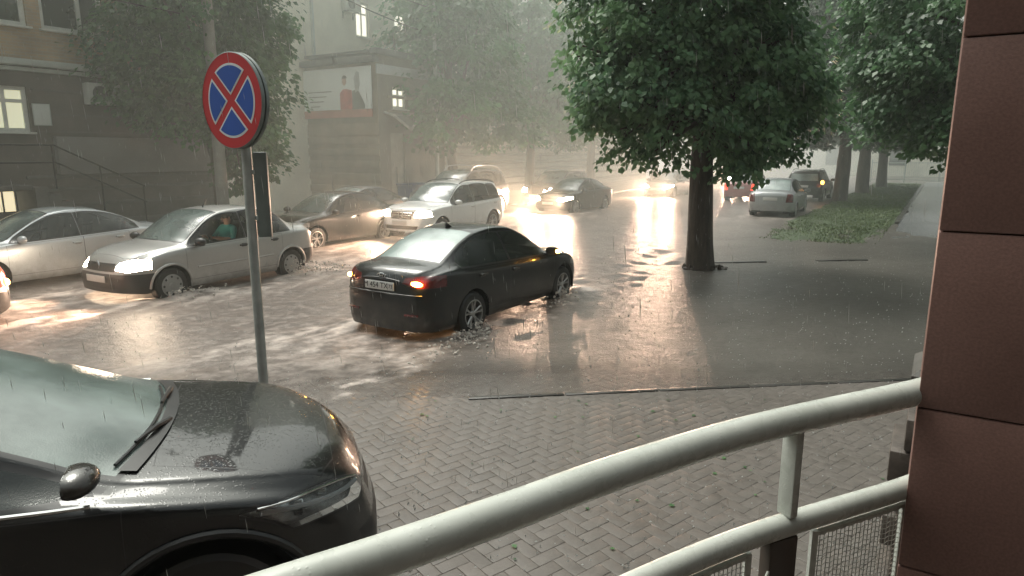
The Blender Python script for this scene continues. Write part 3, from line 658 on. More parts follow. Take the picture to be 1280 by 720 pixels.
mb.build('figure_print', [mat('print_red', (.45, .09, .08), .5), mat('print_dark', (.06, .075, .07), .5), mat('print_skin', (.42, .3, .24), .5), mat('print_hair', (.05, .04, .04), .5), mat('print_grey', (.36, .40, .41), .5)], BN, smooth=False)
bb = empty('blue_bin', P(21.3, 17.9), STREET, label='dull blue container standing by the entrance door', cat='bin')
mb = MB(); mb.prism([(-.55, 0.12), (.55, 0.12), (.62, 1.15), (-.62, 1.15)], -.38, .38, axis='y'); mb.build('body', mat('bin_blue', (.05, .07, .17), .45), bb)
mb = MB(); mb.box((0, 0, 1.19), (1.32, .86, .07), ch=.02); mb.build('lid', mat('bin_blue_lid', (.045, .06, .15), .4), bb)
for s_ in (-.45, .45):
    mb = MB(); mb.lathe([(0.02, -.04), (.07, -.04), (.075, 0), (.07, .04), (0.02, .04)], 14, axis='x'); o = mb.build('wheel', M_metal_dk, bb); o.location = (s_, -.25, .13)
# far end: pale low building, fence panels
FB = empty('distant_building', P(84, 4), STREET, label='pale low building closing the far end of the street', cat='building')
mb = MB(); dh = [(0.5, -18+5*i, 1.2, 2.8) for i in range(0)]; mb.box((0, -6, 3), (6, 60, 6.5)); mb.build('wall', M_beige, FB)
for i in range(9):
    mb = MB(); mb.box((-3.04, -30+6*i, 2.0), (.1, 1.6, 1.8)); w_ = mb.build('window', M_gdark, FB)
mb = MB(); mb.box((-.2, -6, 6.4), (6.6, 61, .3)); mb.build('roof', M_corn, FB)
FN = empty('railing_fence', P(64, 2), STREET, label='pale metal fence crossing the far end of the path', cat='fence')
for i in range(10):
    mb = MB(); mb.box((0, 3-2.4*i, .9), (.08, .08, 1.9)); mb.build('post', M_corn, FN)
mb = MB()
for z in (.25, 1.6): mb.box((0, -7.8, z), (.05, 21.6, .06))
for i in range(150): mb.box((0, 3-.144*i, .92), (.02, .02, 1.3))
mb.build('panel', M_corn, FN)

# the building whose porch this is: unseen wall and canopy added to block skylight
mb = MB(); mb.box((1.0, -3.2, 5.0), (26, .4, 10.4)); tag(mb.build('wall', M_stone_dk, smooth=False), kind='structure')
mb = MB(); mb.box((.8, -1.35, 4.1), (4.6, 3.3, .25)); tag(mb.build('ceiling', M_render, smooth=False), kind='structure')
# ------------------------------------------------------------------ poles and wires
M_conc = mat('concrete_pole', (0.24, 0.235, 0.21), 0.6, var=0.2, scale=3, bmp=0.3)
cp = empty('concrete_pole', P(12.05, 17.15), 0, label='grey concrete lamp pole rising in front of the left tree', cat='pole')
mb = MB(); mb.tube([(0, 0, -.2), (0, 0, 11)], [.17, .115], 16); mb.build('shaft', M_conc, cp)
mb = MB(); mb.tube([(0, 0, -.05), (0, 0, .35)], [.24, .2], 16); mb.build('collar', M_conc, cp)
mb = MB(); mb.tube([(0, 0, 10.9), (.3, -.5, 11.3), (.7, -1.3, 11.4)], .04, 10); mb.build('arm', M_metal_dk, cp)
mb = MB(); mb.sphere((.78, -1.5, 11.4), (.14, .3, .08)); mb.build('lamp_head', M_corn, cp)
sp2 = empty('steel_pole', P(23.4, 18.4), 0, label='slender pale steel pole at the right corner of the entrance block', cat='pole')
mb = MB(); mb.tube([(0, 0, -.2), (0, 0, 9.5)], [.09, .07], 12); mb.build('shaft', M_corn, sp2)
mb = MB(); mb.tube([(0, 0, -.05), (0, 0, .4)], [.13, .12], 12); mb.build('collar', M_corn, sp2)
mb = MB(); mb.box((0, 0, 9.2), (.8, .06, .06)); mb.build('crossarm', M_metal_dk, sp2)
def wire(p, q, sag, label):
    p, q = Vector(p), Vector(q); mb = MB()
    mb.tube([p.lerp(q, t/24)+Vector((0, 0, -sag*4*(t/24)*(1-t/24))) for t in range(25)], .022, 5)
    tag(mb.build('overhead_wire', M_metal_dk), label, 'wire', 'wires strung across the street front')
wire(P(12.05, 17.15, 8.6), P(23.4, 18.4, 7.2), .35, 'lowest dark overhead wire crossing the pale wall above the banner')
wire(P(12.05, 17.15, 9.3), P(23.4, 18.4, 8.2), .35, 'dark overhead wire crossing below the lit upper windows')
wire(P(12.05, 17.15, 10.2), P(23.4, 18.4, 9.1), .3, 'highest dark overhead wire, level with the lit upper windows')
wire(P(-6, 17.2, 7.0), P(12.05, 17.15, 5.95), .2, 'thin wire running past the brick building\'s white windows')

# ------------------------------------------------------------------ no-stopping sign
SG = empty('road_sign', (-2.02, 5.27, 0), STREET, label='round no stopping sign, red ring and cross on blue, on a grey pole', cat='road sign')
M_galv = mat('galvanised_pole', (0.42, 0.44, 0.42), 0.45, metal=0.2, var=0.25, scale=6, bmp=0.15)
M_red = mat('sign_red', (0.62, 0.015, 0.022), 0.55, var=0.06); M_blue = mat('sign_blue', (0.006, 0.085, 0.46), 0.55, var=0.08); M_sw = mat('sign_white', (0.85, 0.87, 0.87), 0.35, var=0.05)
M_sback = mat('sign_back_grey', (0.24, 0.27, 0.26), 0.45, metal=0.3, var=0.25)
mb = MB(); mb.tube([(0, 0, -.1), (0, 0, 2.92)], .038, 16); mb.build('pole', M_galv, SG)
def disc(mb, r, x0, x1, mi=0, n=56): mb.prism([(r*math.cos(2*PI*i/n), r*math.sin(2*PI*i/n)) for i in range(n)], x0, x1, mi, 'x')
def sector(Rr, d, q, n=14):
    a0 = PI/4+math.asin(d/Rr); a1 = 3*PI/4-math.asin(d/Rr)
    pts = [(0, d*math.sqrt(2))]+[(Rr*math.cos(a0+(a1-a0)*i/n), Rr*math.sin(a0+(a1-a0)*i/n)) for i in range(n+1)]
    c, s_ = math.cos(q), math.sin(q); return [(p[0]*c-p[1]*s_, p[0]*s_+p[1]*c) for p in pts]
SZ = 2.82; RD = 0.345
f = MB(); disc(f, RD, -.095, -.072, 0)
fo = f.build('sign_face', [M_red], SG, angle=30); fo.location = (0, 0, SZ)
mb = MB()
for k in range(4): mb.prism(sector(.268, .029, k*PI/2), -.0975, -.094, 0, 'x'); mb.prism(sector(.251, .043, k*PI/2), -.100, -.0965, 1, 'x')
mb.build('sign_symbol', [M_sw, M_blue], fo, smooth=False)
mb = MB(); mb.lathe([(RD-.004, -.098), (RD+.002, -.094), (RD+.002, -.07), (RD-.02, -.07)], 56, axis='x'); mb.build('rim', M_sback, fo)
b2 = MB(); disc(b2, RD, -.058, -.036, 0); o = b2.build('sign_back_plate', M_sback, SG, angle=30); o.location = (0, 0, SZ)
mb = MB(); mb.lathe([(RD+.004, -.06), (RD+.004, -.034)], 56, axis='x'); mb.lathe([(RD+.004, -.034), (RD-.02, -.034)], 56, axis='x'); o = mb.build('sign_back_rim', M_sback, SG); o.location = (0, 0, SZ)
for z in (SZ-.15, SZ+.05):
    mb = MB(); mb.box((0, 0, z), (.10, .13, .04), ch=.005); mb.build('clamp', M_galv, SG)
mb = MB(); mb.box((.10, 0, 2.125), (.10, .045, .65), ch=.008)
o = mb.build('lower_plate', M_sback, SG); o.rotation_euler = (0, 0, R(-52))
mb = MB(); mb.box((.03, -.03, 2.3), (.05, .06, .03)); mb.box((.03, -.03, 1.95), (.05, .06, .03)); mb.build('plate_bracket', M_galv, SG)

# ------------------------------------------------------------------ curved handrail, pillar, pier
def railpaint():
    m, nt, b = newmat('wet_white_rail')
    nt.links.new(ramp(nt, noise(nt, 9, 6), [(0.3, (0.45, 0.47, 0.43)), (0.7, (0.55, 0.57, 0.53))]), b.inputs['Base Color'])
    nt.links.new(ramp(nt, noise(nt, 30, 4), [(0.35, 0.18), (0.65, 0.42)]), b.inputs['Roughness'])
    vo = nt.nodes.new('ShaderNodeTexVoronoi'); vo.inputs['Scale'].default_value = 130; tc = nt.nodes.new('ShaderNodeTexCoord'); nt.links.new(tc.outputs['Object'], vo.inputs['Vector'])
    h = ramp(nt, vo.outputs['Distance'], [(0.0, 1.0), (0.35, 0.0)]); n_ = ramp(nt, noise(nt, 25, 2), [(0.5, 0.0), (0.62, 1.0)])
    bump(nt, b, math_(nt, 'MULTIPLY', h, n_), 0.35, 0.0015); return m
M_rail = railpaint()
GR = empty('porch_railing', (0, 1.0, .85), 0, label='curved white tube railing with wire mesh infill in the foreground', cat='railing')
base_pts = [(-.95, .385), (-.62, .60), (-.317, .80), (-.184, .885), (0, 1.01), (.173, 1.134), (.42, 1.29), (.63, 1.40), (.975, 1.562), (1.12, 1.655)]
def catmull(p, n=8):
    out = []
    for i in range(len(p)-1):
        p0 = Vector(p[max(i-1, 0)]); p1 = Vector(p[i]); p2 = Vector(p[i+1]); p3 = Vector(p[min(i+2, len(p)-1)])
        for k in range(n):
            t = k/n; out.append(0.5*((2*p1)+(p2-p0)*t+(2*p0-5*p1+4*p2-p3)*t*t+(3*p1-p0-3*p2+p3)*t**3))
    out.append(Vector(p[-1])); return out
rp = catmull(base_pts)
def railpath(z): return [(q.x, q.y-1.0, z-.85) for q in rp]
mb = MB(); mb.tube(railpath(1.88), .0315, 28); mb.build('top_rail', M_rail, GR, angle=60)
mb = MB(); mb.tube(railpath(1.63), .026, 24); mb.build('lower_rail', M_rail, GR, angle=60)
mb = MB(); mb.tube(railpath(1.00), .02, 16); mb.build('bottom_rail', M_rail, GR, angle=60)
def on_path(xv):
    for i in range(len(rp)-1):
        if rp[i].x <= xv <= rp[i+1].x:
            t = (xv-rp[i].x)/(rp[i+1].x-rp[i].x); d = (rp[i+1]-rp[i]).normalized(); return rp[i].lerp(rp[i+1], t), math.atan2(d.y, d.x)
def upright(xv, z0, z1, wx, wy, name, mt, off=0):
    p, an = on_path(xv); mb = MB(); mb.box((0, 0, 0), (wx, wy, z1-z0), ch=.003)
    o = mb.build(name, mt, GR); o.location = (p.x-off*math.sin(an)*-1, p.y-1.0-off*math.cos(an), (z0+z1)/2-.85); o.rotation_euler = (0, 0, an); return o
upright(.615, 1.655, 1.855, .022, .040, 'post', M_rail)
upright(-.62, 1.655, 1.855, .022, .040, 'post', M_rail)
upright(.60, .86, 1.604, .085, .03, 'post_plate', mat('post_brown', (.075, .06, .05), .4, var=.2))
upright(-.62, .86, 1.604, .085, .03, 'post_plate', MATS['post_brown'])
def mesh_panel(x0, x1):
    fr = MB(); pts0, _ = on_path(x0); pts1, _ = on_path(x1)
    sub = [on_path(x0+(x1-x0)*t/20)[0] for t in range(21)]
    for z in (1.585, 1.03): fr.tube([(q.x, q.y-1, z-.85) for q in sub], .008, 6)
    for q in (sub[0], sub[-1]): fr.box((q.x, q.y-1, 1.3075-.85), (.014, .014, .57))
    f_ = fr.build('mesh_frame', M_rail, GR)
    mw = MB(); L = sum((sub[i+1]-sub[i]).length for i in range(20)); n = int(L/.0135)
    for i in range(n):
        q = on_path(x0+(x1-x0)*(i+.5)/n)[0]; mw.tube([(q.x, q.y-1, 1.03-.85), (q.x, q.y-1, 1.585-.85)], .0011, 4, cap=False)
    for k in range(41):
        z = 1.035+.0135*k; mw.tube([(q.x, q.y-1+.0022*(1 if (i % 2) else -1), z-.85) for i, q in enumerate(sub)], .0011, 4, cap=False)
    mw.build('wire_mesh', mat('galvanised_wire', (.32, .32, .29), .4, metal=.5), f_)
mesh_panel(.70, .985); mesh_panel(-.02, .515); mesh_panel(-.55, -.06)
# slanting strip on the plate
mb = MB(); mb.box((0, 0, 0), (.012, .006, .20), ch=.002, rot=Matrix.Rotation(R(28), 4, 'Y')); p, an = on_path(.585); o = mb.build('brace', M_rail, GR); o.location = (p.x-.03, p.y-1.0-.028, 1.50-.85); o.rotation_euler = (0, 0, an)
# rain drops hanging under the tubes
dr = MB()
for q in range(120):
    i = random.randrange(8, len(rp)-10); p = rp[i].lerp(rp[i+1], random.random()); z = random.choice((1.88-.0315, 1.63-.026)); r_ = random.uniform(.0015, .0032)
    dr.sphere((p.x, p.y-1+random.uniform(-.004, .004), z-.85-r_*.5), (r_, r_, r_*1.3), seg=7, rings=5)
do = dr.build('water_drops', glass('drop_glass', (.9, .95, .93), .05, (.6, .6, .6)), GR); do['kind'] = 'stuff'

def granite():
    m, nt, b = newmat('red_brown_granite')
    f1 = noise(nt, 4, 6); f2 = noise(nt, 160, 2)
    c = ramp(nt, f1, [(0.3, (0.165, 0.088, 0.073)), (0.7, (0.215, 0.118, 0.10))])
    mm = nt.nodes.new('ShaderNodeMix'); mm.data_type = 'RGBA'; mm.blend_type = 'MULTIPLY'; mm.inputs['Factor'].default_value = 1
    nt.links.new(c, mm.inputs['A']); nt.links.new(ramp(nt, f2, [(0.35, 0.86), (0.65, 1.12)]), mm.inputs['B'])
    nt.links.new(mm.outputs['Result'], b.inputs['Base Color']); b.inputs['Roughness'].default_value = 0.5; bump(nt, b, f2, 0.15, 0.003); return m
M_gran = granite()
PL = empty('stone_pillar', (.962, 1.527, .85), STREET-PI/2, label='red brown stone clad pillar at the right edge', cat='pillar')
zj = [.86, 1.035, 1.44, 1.855, 2.275, 2.69, 3.11, 3.5]
mb = MB()
for i in range(len(zj)-1):
    mb.box((.45+.0015*(i % 2), .45, (zj[i]+zj[i+1])/2-.85), (.90+.003*(i % 2), .90, zj[i+1]-zj[i]-.0035), ch=.0035)
mb.build('stone_blocks', M_gran, PL)
mb = MB(); mb.box((.45, .45, 1.32), (.884, .884, 2.66)); mb.build('core', mat('joint_dark', (.045, .027, .022), .8), PL)
PR = empty('brick_pier', (2.06, 3.33, 0), STREET-PI/2, label='low dark pier with sloping cap beside the stone pillar', cat='pier')
mb = MB()
for k in range(6):
    for j in range(2): mb.box((.08+.25*j+(.03 if k % 2 else -.03), .2, .08+.185*k), (.235, .44, .175), ch=.01)
mb.build('brickwork', mat('pier_brick', (.085, .07, .06), .5, var=.4, scale=8, bmp=.4), PR)
mb = MB(); mb.box((.22, .2, 1.17), (.26, .26, .22)); mb.build('neck', mat('pier_dark', (.02, .018, .016), .5), PR)
mb = MB(); mb.add([(-.01, -.03, 1.28), (.45, -.03, 1.28), (.45, .43, 1.28), (-.01, .43, 1.28), (-.01, -.03, 1.33), (.45, -.03, 1.33), (.45, .43, 1.33), (-.01, .43, 1.33), (.13, .11, 1.45), (.31, .11, 1.45), (.31, .29, 1.45), (.13, .29, 1.45)],
   [(3, 2, 1, 0), (0, 1, 5, 4), (1, 2, 6, 5), (2, 3, 7, 6), (3, 0, 4, 7), (4, 5, 9, 8), (5, 6, 10, 9), (6, 7, 11, 10), (7, 4, 8, 11), (8, 9, 10, 11)]); mb.build('cap', mat('pier_cap', (.09, .085, .078), .45, var=.3, scale=9), PR)
pf = MB(); edge = [(q.x+.05, q.y+.10) for q in rp]
pf.prism([(-1.0, -3.0)]+edge+[(2.2, 2.1), (2.9, 1.7), (2.9, -3.0)], -.15, .85)
tag(pf.build('porch_floor', mat('porch_granite', (.12, .10, .09), .5, var=.3, scale=8), smooth=False), kind='structure')

# ------------------------------------------------------------------ cars
def pch(pts):
    xs_ = np.array([p[0] for p in pts], float); ys_ = np.array([p[1] for p in pts], float)
    h = np.diff(xs_); d = np.diff(ys_)/h; n = len(xs_); mm = np.zeros(n)
    for i in range(1, n-1):
        if d[i-1]*d[i] > 0:
            w1, w2 = 2*h[i]+h[i-1], h[i]+2*h[i-1]; mm[i] = (w1+w2)/(w1/d[i-1]+w2/d[i])
    mm[0], mm[-1] = d[0], d[-1]
    def f(x):
        x = np.clip(x, xs_[0], xs_[-1]); i = np.clip(np.searchsorted(xs_, x)-1, 0, n-2); t = (x-xs_[i])/h[i]
        return ys_[i]*(1+2*t)*(1-t)**2+mm[i]*h[i]*t*(1-t)**2+ys_[i+1]*t*t*(3-2*t)+mm[i+1]*h[i]*t*t*(t-1)
    return f
SPEC = {}
SPEC['saloon'] = dict(L=4.40, W=1.72, wb=2.57, fo=.84, wr=.315, rim='spoke',
  top=[(0,.66),(.05,.74),(.2,.82),(.6,.90),(1.05,.955),(1.35,1.115),(1.75,1.325),(2.05,1.425),(2.5,1.465),(2.95,1.43),(3.35,1.325),(3.72,1.16),(3.92,1.075),(4.2,1.045),(4.31,1.015),(4.37,.96),(4.40,.88)],
  belt=[(0,.6),(.25,.73),(1.05,.875),(2.0,.905),(3.2,.955),(3.9,.975),(4.25,.93),(4.40,.82)],
  plan=[(0,.56),(.05,.66),(.15,.745),(.35,.81),(.8,.85),(2.2,.86),(3.5,.855),(4.0,.82),(4.25,.765),(4.36,.69),(4.40,.60)],
  roof=[(0,.46),(.3,.62),(1.05,.68),(1.4,.645),(2.0,.565),(2.6,.545),(3.2,.555),(3.8,.60),(4.1,.63),(4.40,.52)],
  bot=[(0,.24),(.3,.21),(.9,.2),(3.5,.2),(4.1,.19),(4.40,.22)],
  dlo=(1.28, 3.62, .085), pillars=[2.47], ws=(1.10, 1.98), rw=(3.02, 3.86), hood=(.14, 1.06),
  head=[(.40,.60),(.62,.57),(.845,.66),(.845,.765),(.70,.755),(.46,.69)], headmax=.62,
  tail=[(.36,.85),(.60,.80),(.95,.80),(.95,.955),(.62,.955),(.40,.925)], tailmax=.42,
  grille=[(-.38,.61),(.38,.61),(.34,.69),(-.34,.69)], lower=[(-.45,.30),(.45,.30),(.50,.42),(-.50,.42)], plate_f=.50, plate_r=.80)
SPEC['tall_saloon'] = dict(L=4.25, W=1.74, wb=2.63, fo=.78, wr=.305, rim='cap',
  top=[(0,.70),(.04,.79),(.15,.865),(.6,.95),(.98,1.0),(1.3,1.2),(1.65,1.415),(1.95,1.495),(2.5,1.53),(3.0,1.49),(3.28,1.39),(3.58,1.18),(3.75,1.09),(4.08,1.06),(4.18,1.03),(4.23,.97),(4.25,.9)],
  belt=[(0,.63),(.25,.77),(1.0,.90),(2.0,.93),(3.2,.965),(3.8,.975),(4.15,.94),(4.25,.84)],
  plan=[(0,.60),(.04,.69),(.13,.77),(.32,.825),(.8,.86),(2.2,.87),(3.5,.865),(3.95,.83),(4.15,.78),(4.22,.71),(4.25,.63)],
  roof=[(0,.50),(.3,.66),(1.0,.71),(1.4,.67),(1.95,.60),(2.6,.585),(3.2,.60),(3.7,.65),(4.0,.66),(4.25,.55)],
  bot=[(0,.26),(.3,.22),(.9,.22),(3.5,.22),(4.0,.26),(4.25,.33)],
  dlo=(1.18, 3.42, .085), pillars=[2.36], ws=(1.03, 1.88), rw=(3.06, 3.70), hood=(.12, 1.0),
  head=[(.40,.63),(.66,.60),(.86,.64),(.86,.79),(.62,.80),(.44,.745)], headmax=.46,
  tail=[(.56,.66),(.95,.66),(.95,.97),(.60,.97)], tailmax=.25,
  grille=[(-.40,.60),(.40,.60),(.38,.735),(-.38,.735)], lower=[(-.42,.32),(.42,.32),(.42,.40),(-.42,.40)], plate_f=.48, plate_r=.78, bumper=.565, lip=True)
SPEC['offroader'] = dict(L=4.53, W=1.84, wb=2.755, fo=.82, wr=.355, rim='spoke',
  top=[(0,.82),(.03,.91),(.12,.98),(.5,1.04),(1.15,1.10),(1.45,1.31),(1.82,1.555),(2.1,1.635),(2.9,1.67),(3.7,1.64),(4.12,1.585),(4.25,1.47),(4.38,1.22),(4.47,1.05),(4.52,.95),(4.53,.85)],
  belt=[(0,.74),(.2,.89),(1.1,1.0),(2.0,1.02),(3.2,1.05),(4.1,1.08),(4.4,1.0),(4.53,.80)],
  plan=[(0,.66),(.04,.74),(.12,.82),(.3,.88),(.8,.915),(2.2,.92),(3.6,.915),(4.2,.88),(4.42,.83),(4.5,.77),(4.53,.70)],
  roof=[(0,.56),(.3,.72),(1.1,.76),(1.5,.72),(2.1,.665),(2.8,.65),(3.6,.65),(4.15,.66),(4.4,.74),(4.53,.6)],
  bot=[(0,.34),(.3,.30),(.9,.28),(3.5,.28),(4.2,.34),(4.53,.42)],
  dlo=(1.38, 4.12, .10), pillars=[2.48, 3.42], ws=(1.20, 2.0), rw=(4.20, 4.40), hood=(.12, 1.12),
  head=[(.42,.74),(.62,.72),(.90,.76),(.90,.91),(.70,.93),(.46,.90)], headmax=.40,
  tail=[(.62,.82),(1.0,.82),(1.0,1.12),(.66,1.12)], tailmax=.22,
  grille=[(-.36,.68),(.36,.68),(.40,.885),(-.40,.885)], lower=[(-.55,.40),(.55,.40),(.60,.50),(-.60,.50)], plate_f=.58, plate_r=.85, rails=True)
SPEC['crossover'] = dict(L=4.60, W=1.845, wb=2.66, fo=.86, wr=.36, rim='spoke',
  top=[(0,.77),(.05,.865),(.2,.945),(.6,1.02),(.9,1.06),(1.04,1.08),(1.40,1.215),(1.85,1.40),(2.25,1.535),(2.6,1.62),(2.95,1.66),(3.4,1.66),(4.0,1.60),(4.2,1.52),(4.4,1.28),(4.52,1.05),(4.58,.93),(4.60,.82)],
  belt=[(0,.70),(.25,.83),(.8,.945),(1.05,.99),(2.0,1.045),(3.2,1.09),(4.1,1.10),(4.45,1.0),(4.60,.78)],
  plan=[(0,.52),(.05,.63),(.15,.73),(.35,.83),(.7,.90),(1.0,.92),(2.4,.9225),(3.7,.91),(4.2,.87),(4.45,.81),(4.55,.74),(4.60,.66)],
  roof=[(0,.44),(.25,.62),(.7,.72),(1.02,.73),(1.4,.69),(2.2,.61),(2.8,.60),(3.6,.61),(4.15,.64),(4.4,.70),(4.60,.55)],
  bot=[(0,.30),(.3,.26),(.9,.25),(3.5,.25),(4.2,.32),(4.60,.40)],
  dlo=(1.26, 4.05, .10), pillars=[2.55, 3.48], ws=(1.07, 2.25), rw=(4.22, 4.44), hood=(.16, 1.0),
  head=[(.40,.735),(.54,.695),(.84,.75),(.895,.89),(.80,.89),(.56,.835),(.42,.775)], headmax=.72,
  tail=[(.56,.92),(1.0,.92),(1.0,1.10),(.60,1.08)], tailmax=.35,
  grille=[(-.36,.63),(.36,.63),(.36,.70),(-.36,.70)], lower=[(-.55,.36),(.55,.36),(.64,.56),(-.64,.56)], plate_f=.50, plate_r=.85, wsk=.16, arch=.10)

def offset_planes(poly, grow):
    n = len(poly); cx = sum(p[0] for p in poly)/n; cy = sum(p[1] for p in poly)/n; out = []
    for i in range(n):
        a, b_ = poly[i], poly[(i+1) % n]; ex, ey = b_[0]-a[0], b_[1]-a[1]; L = math.hypot(ex, ey)
        if L < 1e-6: continue
        nx_, ny_ = ey/L, -ex/L
        if (cx-a[0])*nx_+(cy-a[1])*ny_ > 0: nx_, ny_ = -nx_, -ny_
        out.append(((a[0]+nx_*grow, a[1]+ny_*grow), (nx_, ny_)))
    return out
BODY, SEAM, TRIM, WS, RW, SW, HEAD, TAIL, GRILLE, LOWER, BUMP, HOOD, DOOR, TRUNK, KILL = range(15)
def car_surface(sp):
    L = sp['L']; F = {k: pch(sp[k]) for k in ('top', 'belt', 'plan', 'roof', 'bot')}
    us = np.unique(np.round(np.concatenate([[0, .012, .03, .05, .08, .12, .16], np.arange(.2, L-.18, .055), L-np.array([.16, .12, .09, .06, .03, .012, 0])]), 4))
    half = []
    for u in us:
        hw, zs_, zt, wt, zb = (float(F[k](u)) for k in ('plan', 'belt', 'top', 'roof', 'bot'))
        wt = min(wt, hw-.05); cr = min(.055, .5*(zt-zs_)+.006); ze = max(zt-cr, zs_+.012)
        tall = max(0.0, min(1.0, (ze-zs_-.1)/.25))
        ctl = [(hw-.075, zb), (hw-.02, zb+.10), (hw-.002, zb+.48*(zs_-zb)), (hw-.004, zs_-.14*(zs_-zb)), (hw-.03, zs_),
               ((hw-.03)*.5+wt*.5+.012*tall, zs_+(ze-zs_)*.5), (wt+.018, ze-.03*tall), (wt-.04, ze+(zt-ze)*.42), (wt*.62, zt-(zt-ze)*.18), (wt*.3, zt-(zt-ze)*.04), (0, zt)]
        pts = []
        for i in range(len(ctl)-1):
            p0, p1, p2, p3 = (np.array(ctl[k]) for k in (max(i-1, 0), i, i+1, min(i+2, len(ctl)-1)))
            if i == len(ctl)-2: p3 = np.array([-p1[0], p1[1]])
            for k in range(4):
                t = k/4; q = 0.5*((2*p1)+(p2-p0)*t+(2*p0-5*p1+4*p2-p3)*t*t+(3*p1-p0-3*p2+p3)*t**3); pts.append(q)
        pts.append(np.array(ctl[-1])); half.append(np.array(pts))
    n = len(half[0]); K = 2*n-1
    V = np.zeros((len(us), K, 3))
    for i, u in enumerate(us):
        h = half[i]; V[i, :n, 0] = u; V[i, :n, 1] = h[:, 0]; V[i, :n, 2] = h[:, 1]
        V[i, n:, 0] = u; V[i, n:, 1] = -h[-2::-1, 0]; V[i, n:, 2] = h[-2::-1, 1]
    verts = V.reshape(-1, 3).tolist(); faces = []
    for i in range(len(us)-1):
        for j in range(K-1): faces.append((i*K+j, i*K+j+1, (i+1)*K+j+1, (i+1)*K+j))
    for base in (0, (len(us)-1)*K):
        M_ = 14; prev = None
        for j in range(n-1):
            l, r = base+j, base+K-1-j; row = [l]
            pl_, pr_ = np.array(verts[l]), np.array(verts[r])
            for k in range(1, M_): verts.append((pl_+(pr_-pl_)*k/M_).tolist()); row.append(len(verts)-1)
            row.append(r)
            if prev:
                for k in range(M_): faces.append((prev[k], row[k], row[k+1], prev[k+1]))
            prev = row
        top = base+n-1
        for k in range(M_): faces.append((prev[k], top, prev[k+1]))
    # plan curvature of the nose, tail and screens
    kw = sp.get('wsk', .13)
    w0, w1 = sp['ws']; r0, r1 = sp['rw']; out = []
    for (u, y, z) in verts:
        un = u
        un += (.16*(y/.85)**2+.11*max(0, min(1, (z-.5)/.35)))*math.exp(-(u/.40)**2)
        un -= (.11*(y/.85)**2+.05*max(0, min(1, (z-.6)/.4)))*math.exp(-((L-u)/.30)**2)
        zbelt = float(F['belt'](u)); up = max(0, min(1, (z-zbelt+.02)/.12))
        bw = max(0, min(1, (u-w0+.35)/.35))*max(0, min(1, (w1+.5-u)/.6)); bw = bw*bw*(3-2*bw)
        un += kw*(y/.75)**2*bw*up
        br_ = max(0, min(1, (u-r0+.3)/.35))*max(0, min(1, (r1+.3-u)/.3)); br_ = br_*br_*(3-2*br_)
        un -= .09*(y/.75)**2*br_*up
        out.append((L/2-un, y, z))
    return out, faces, F
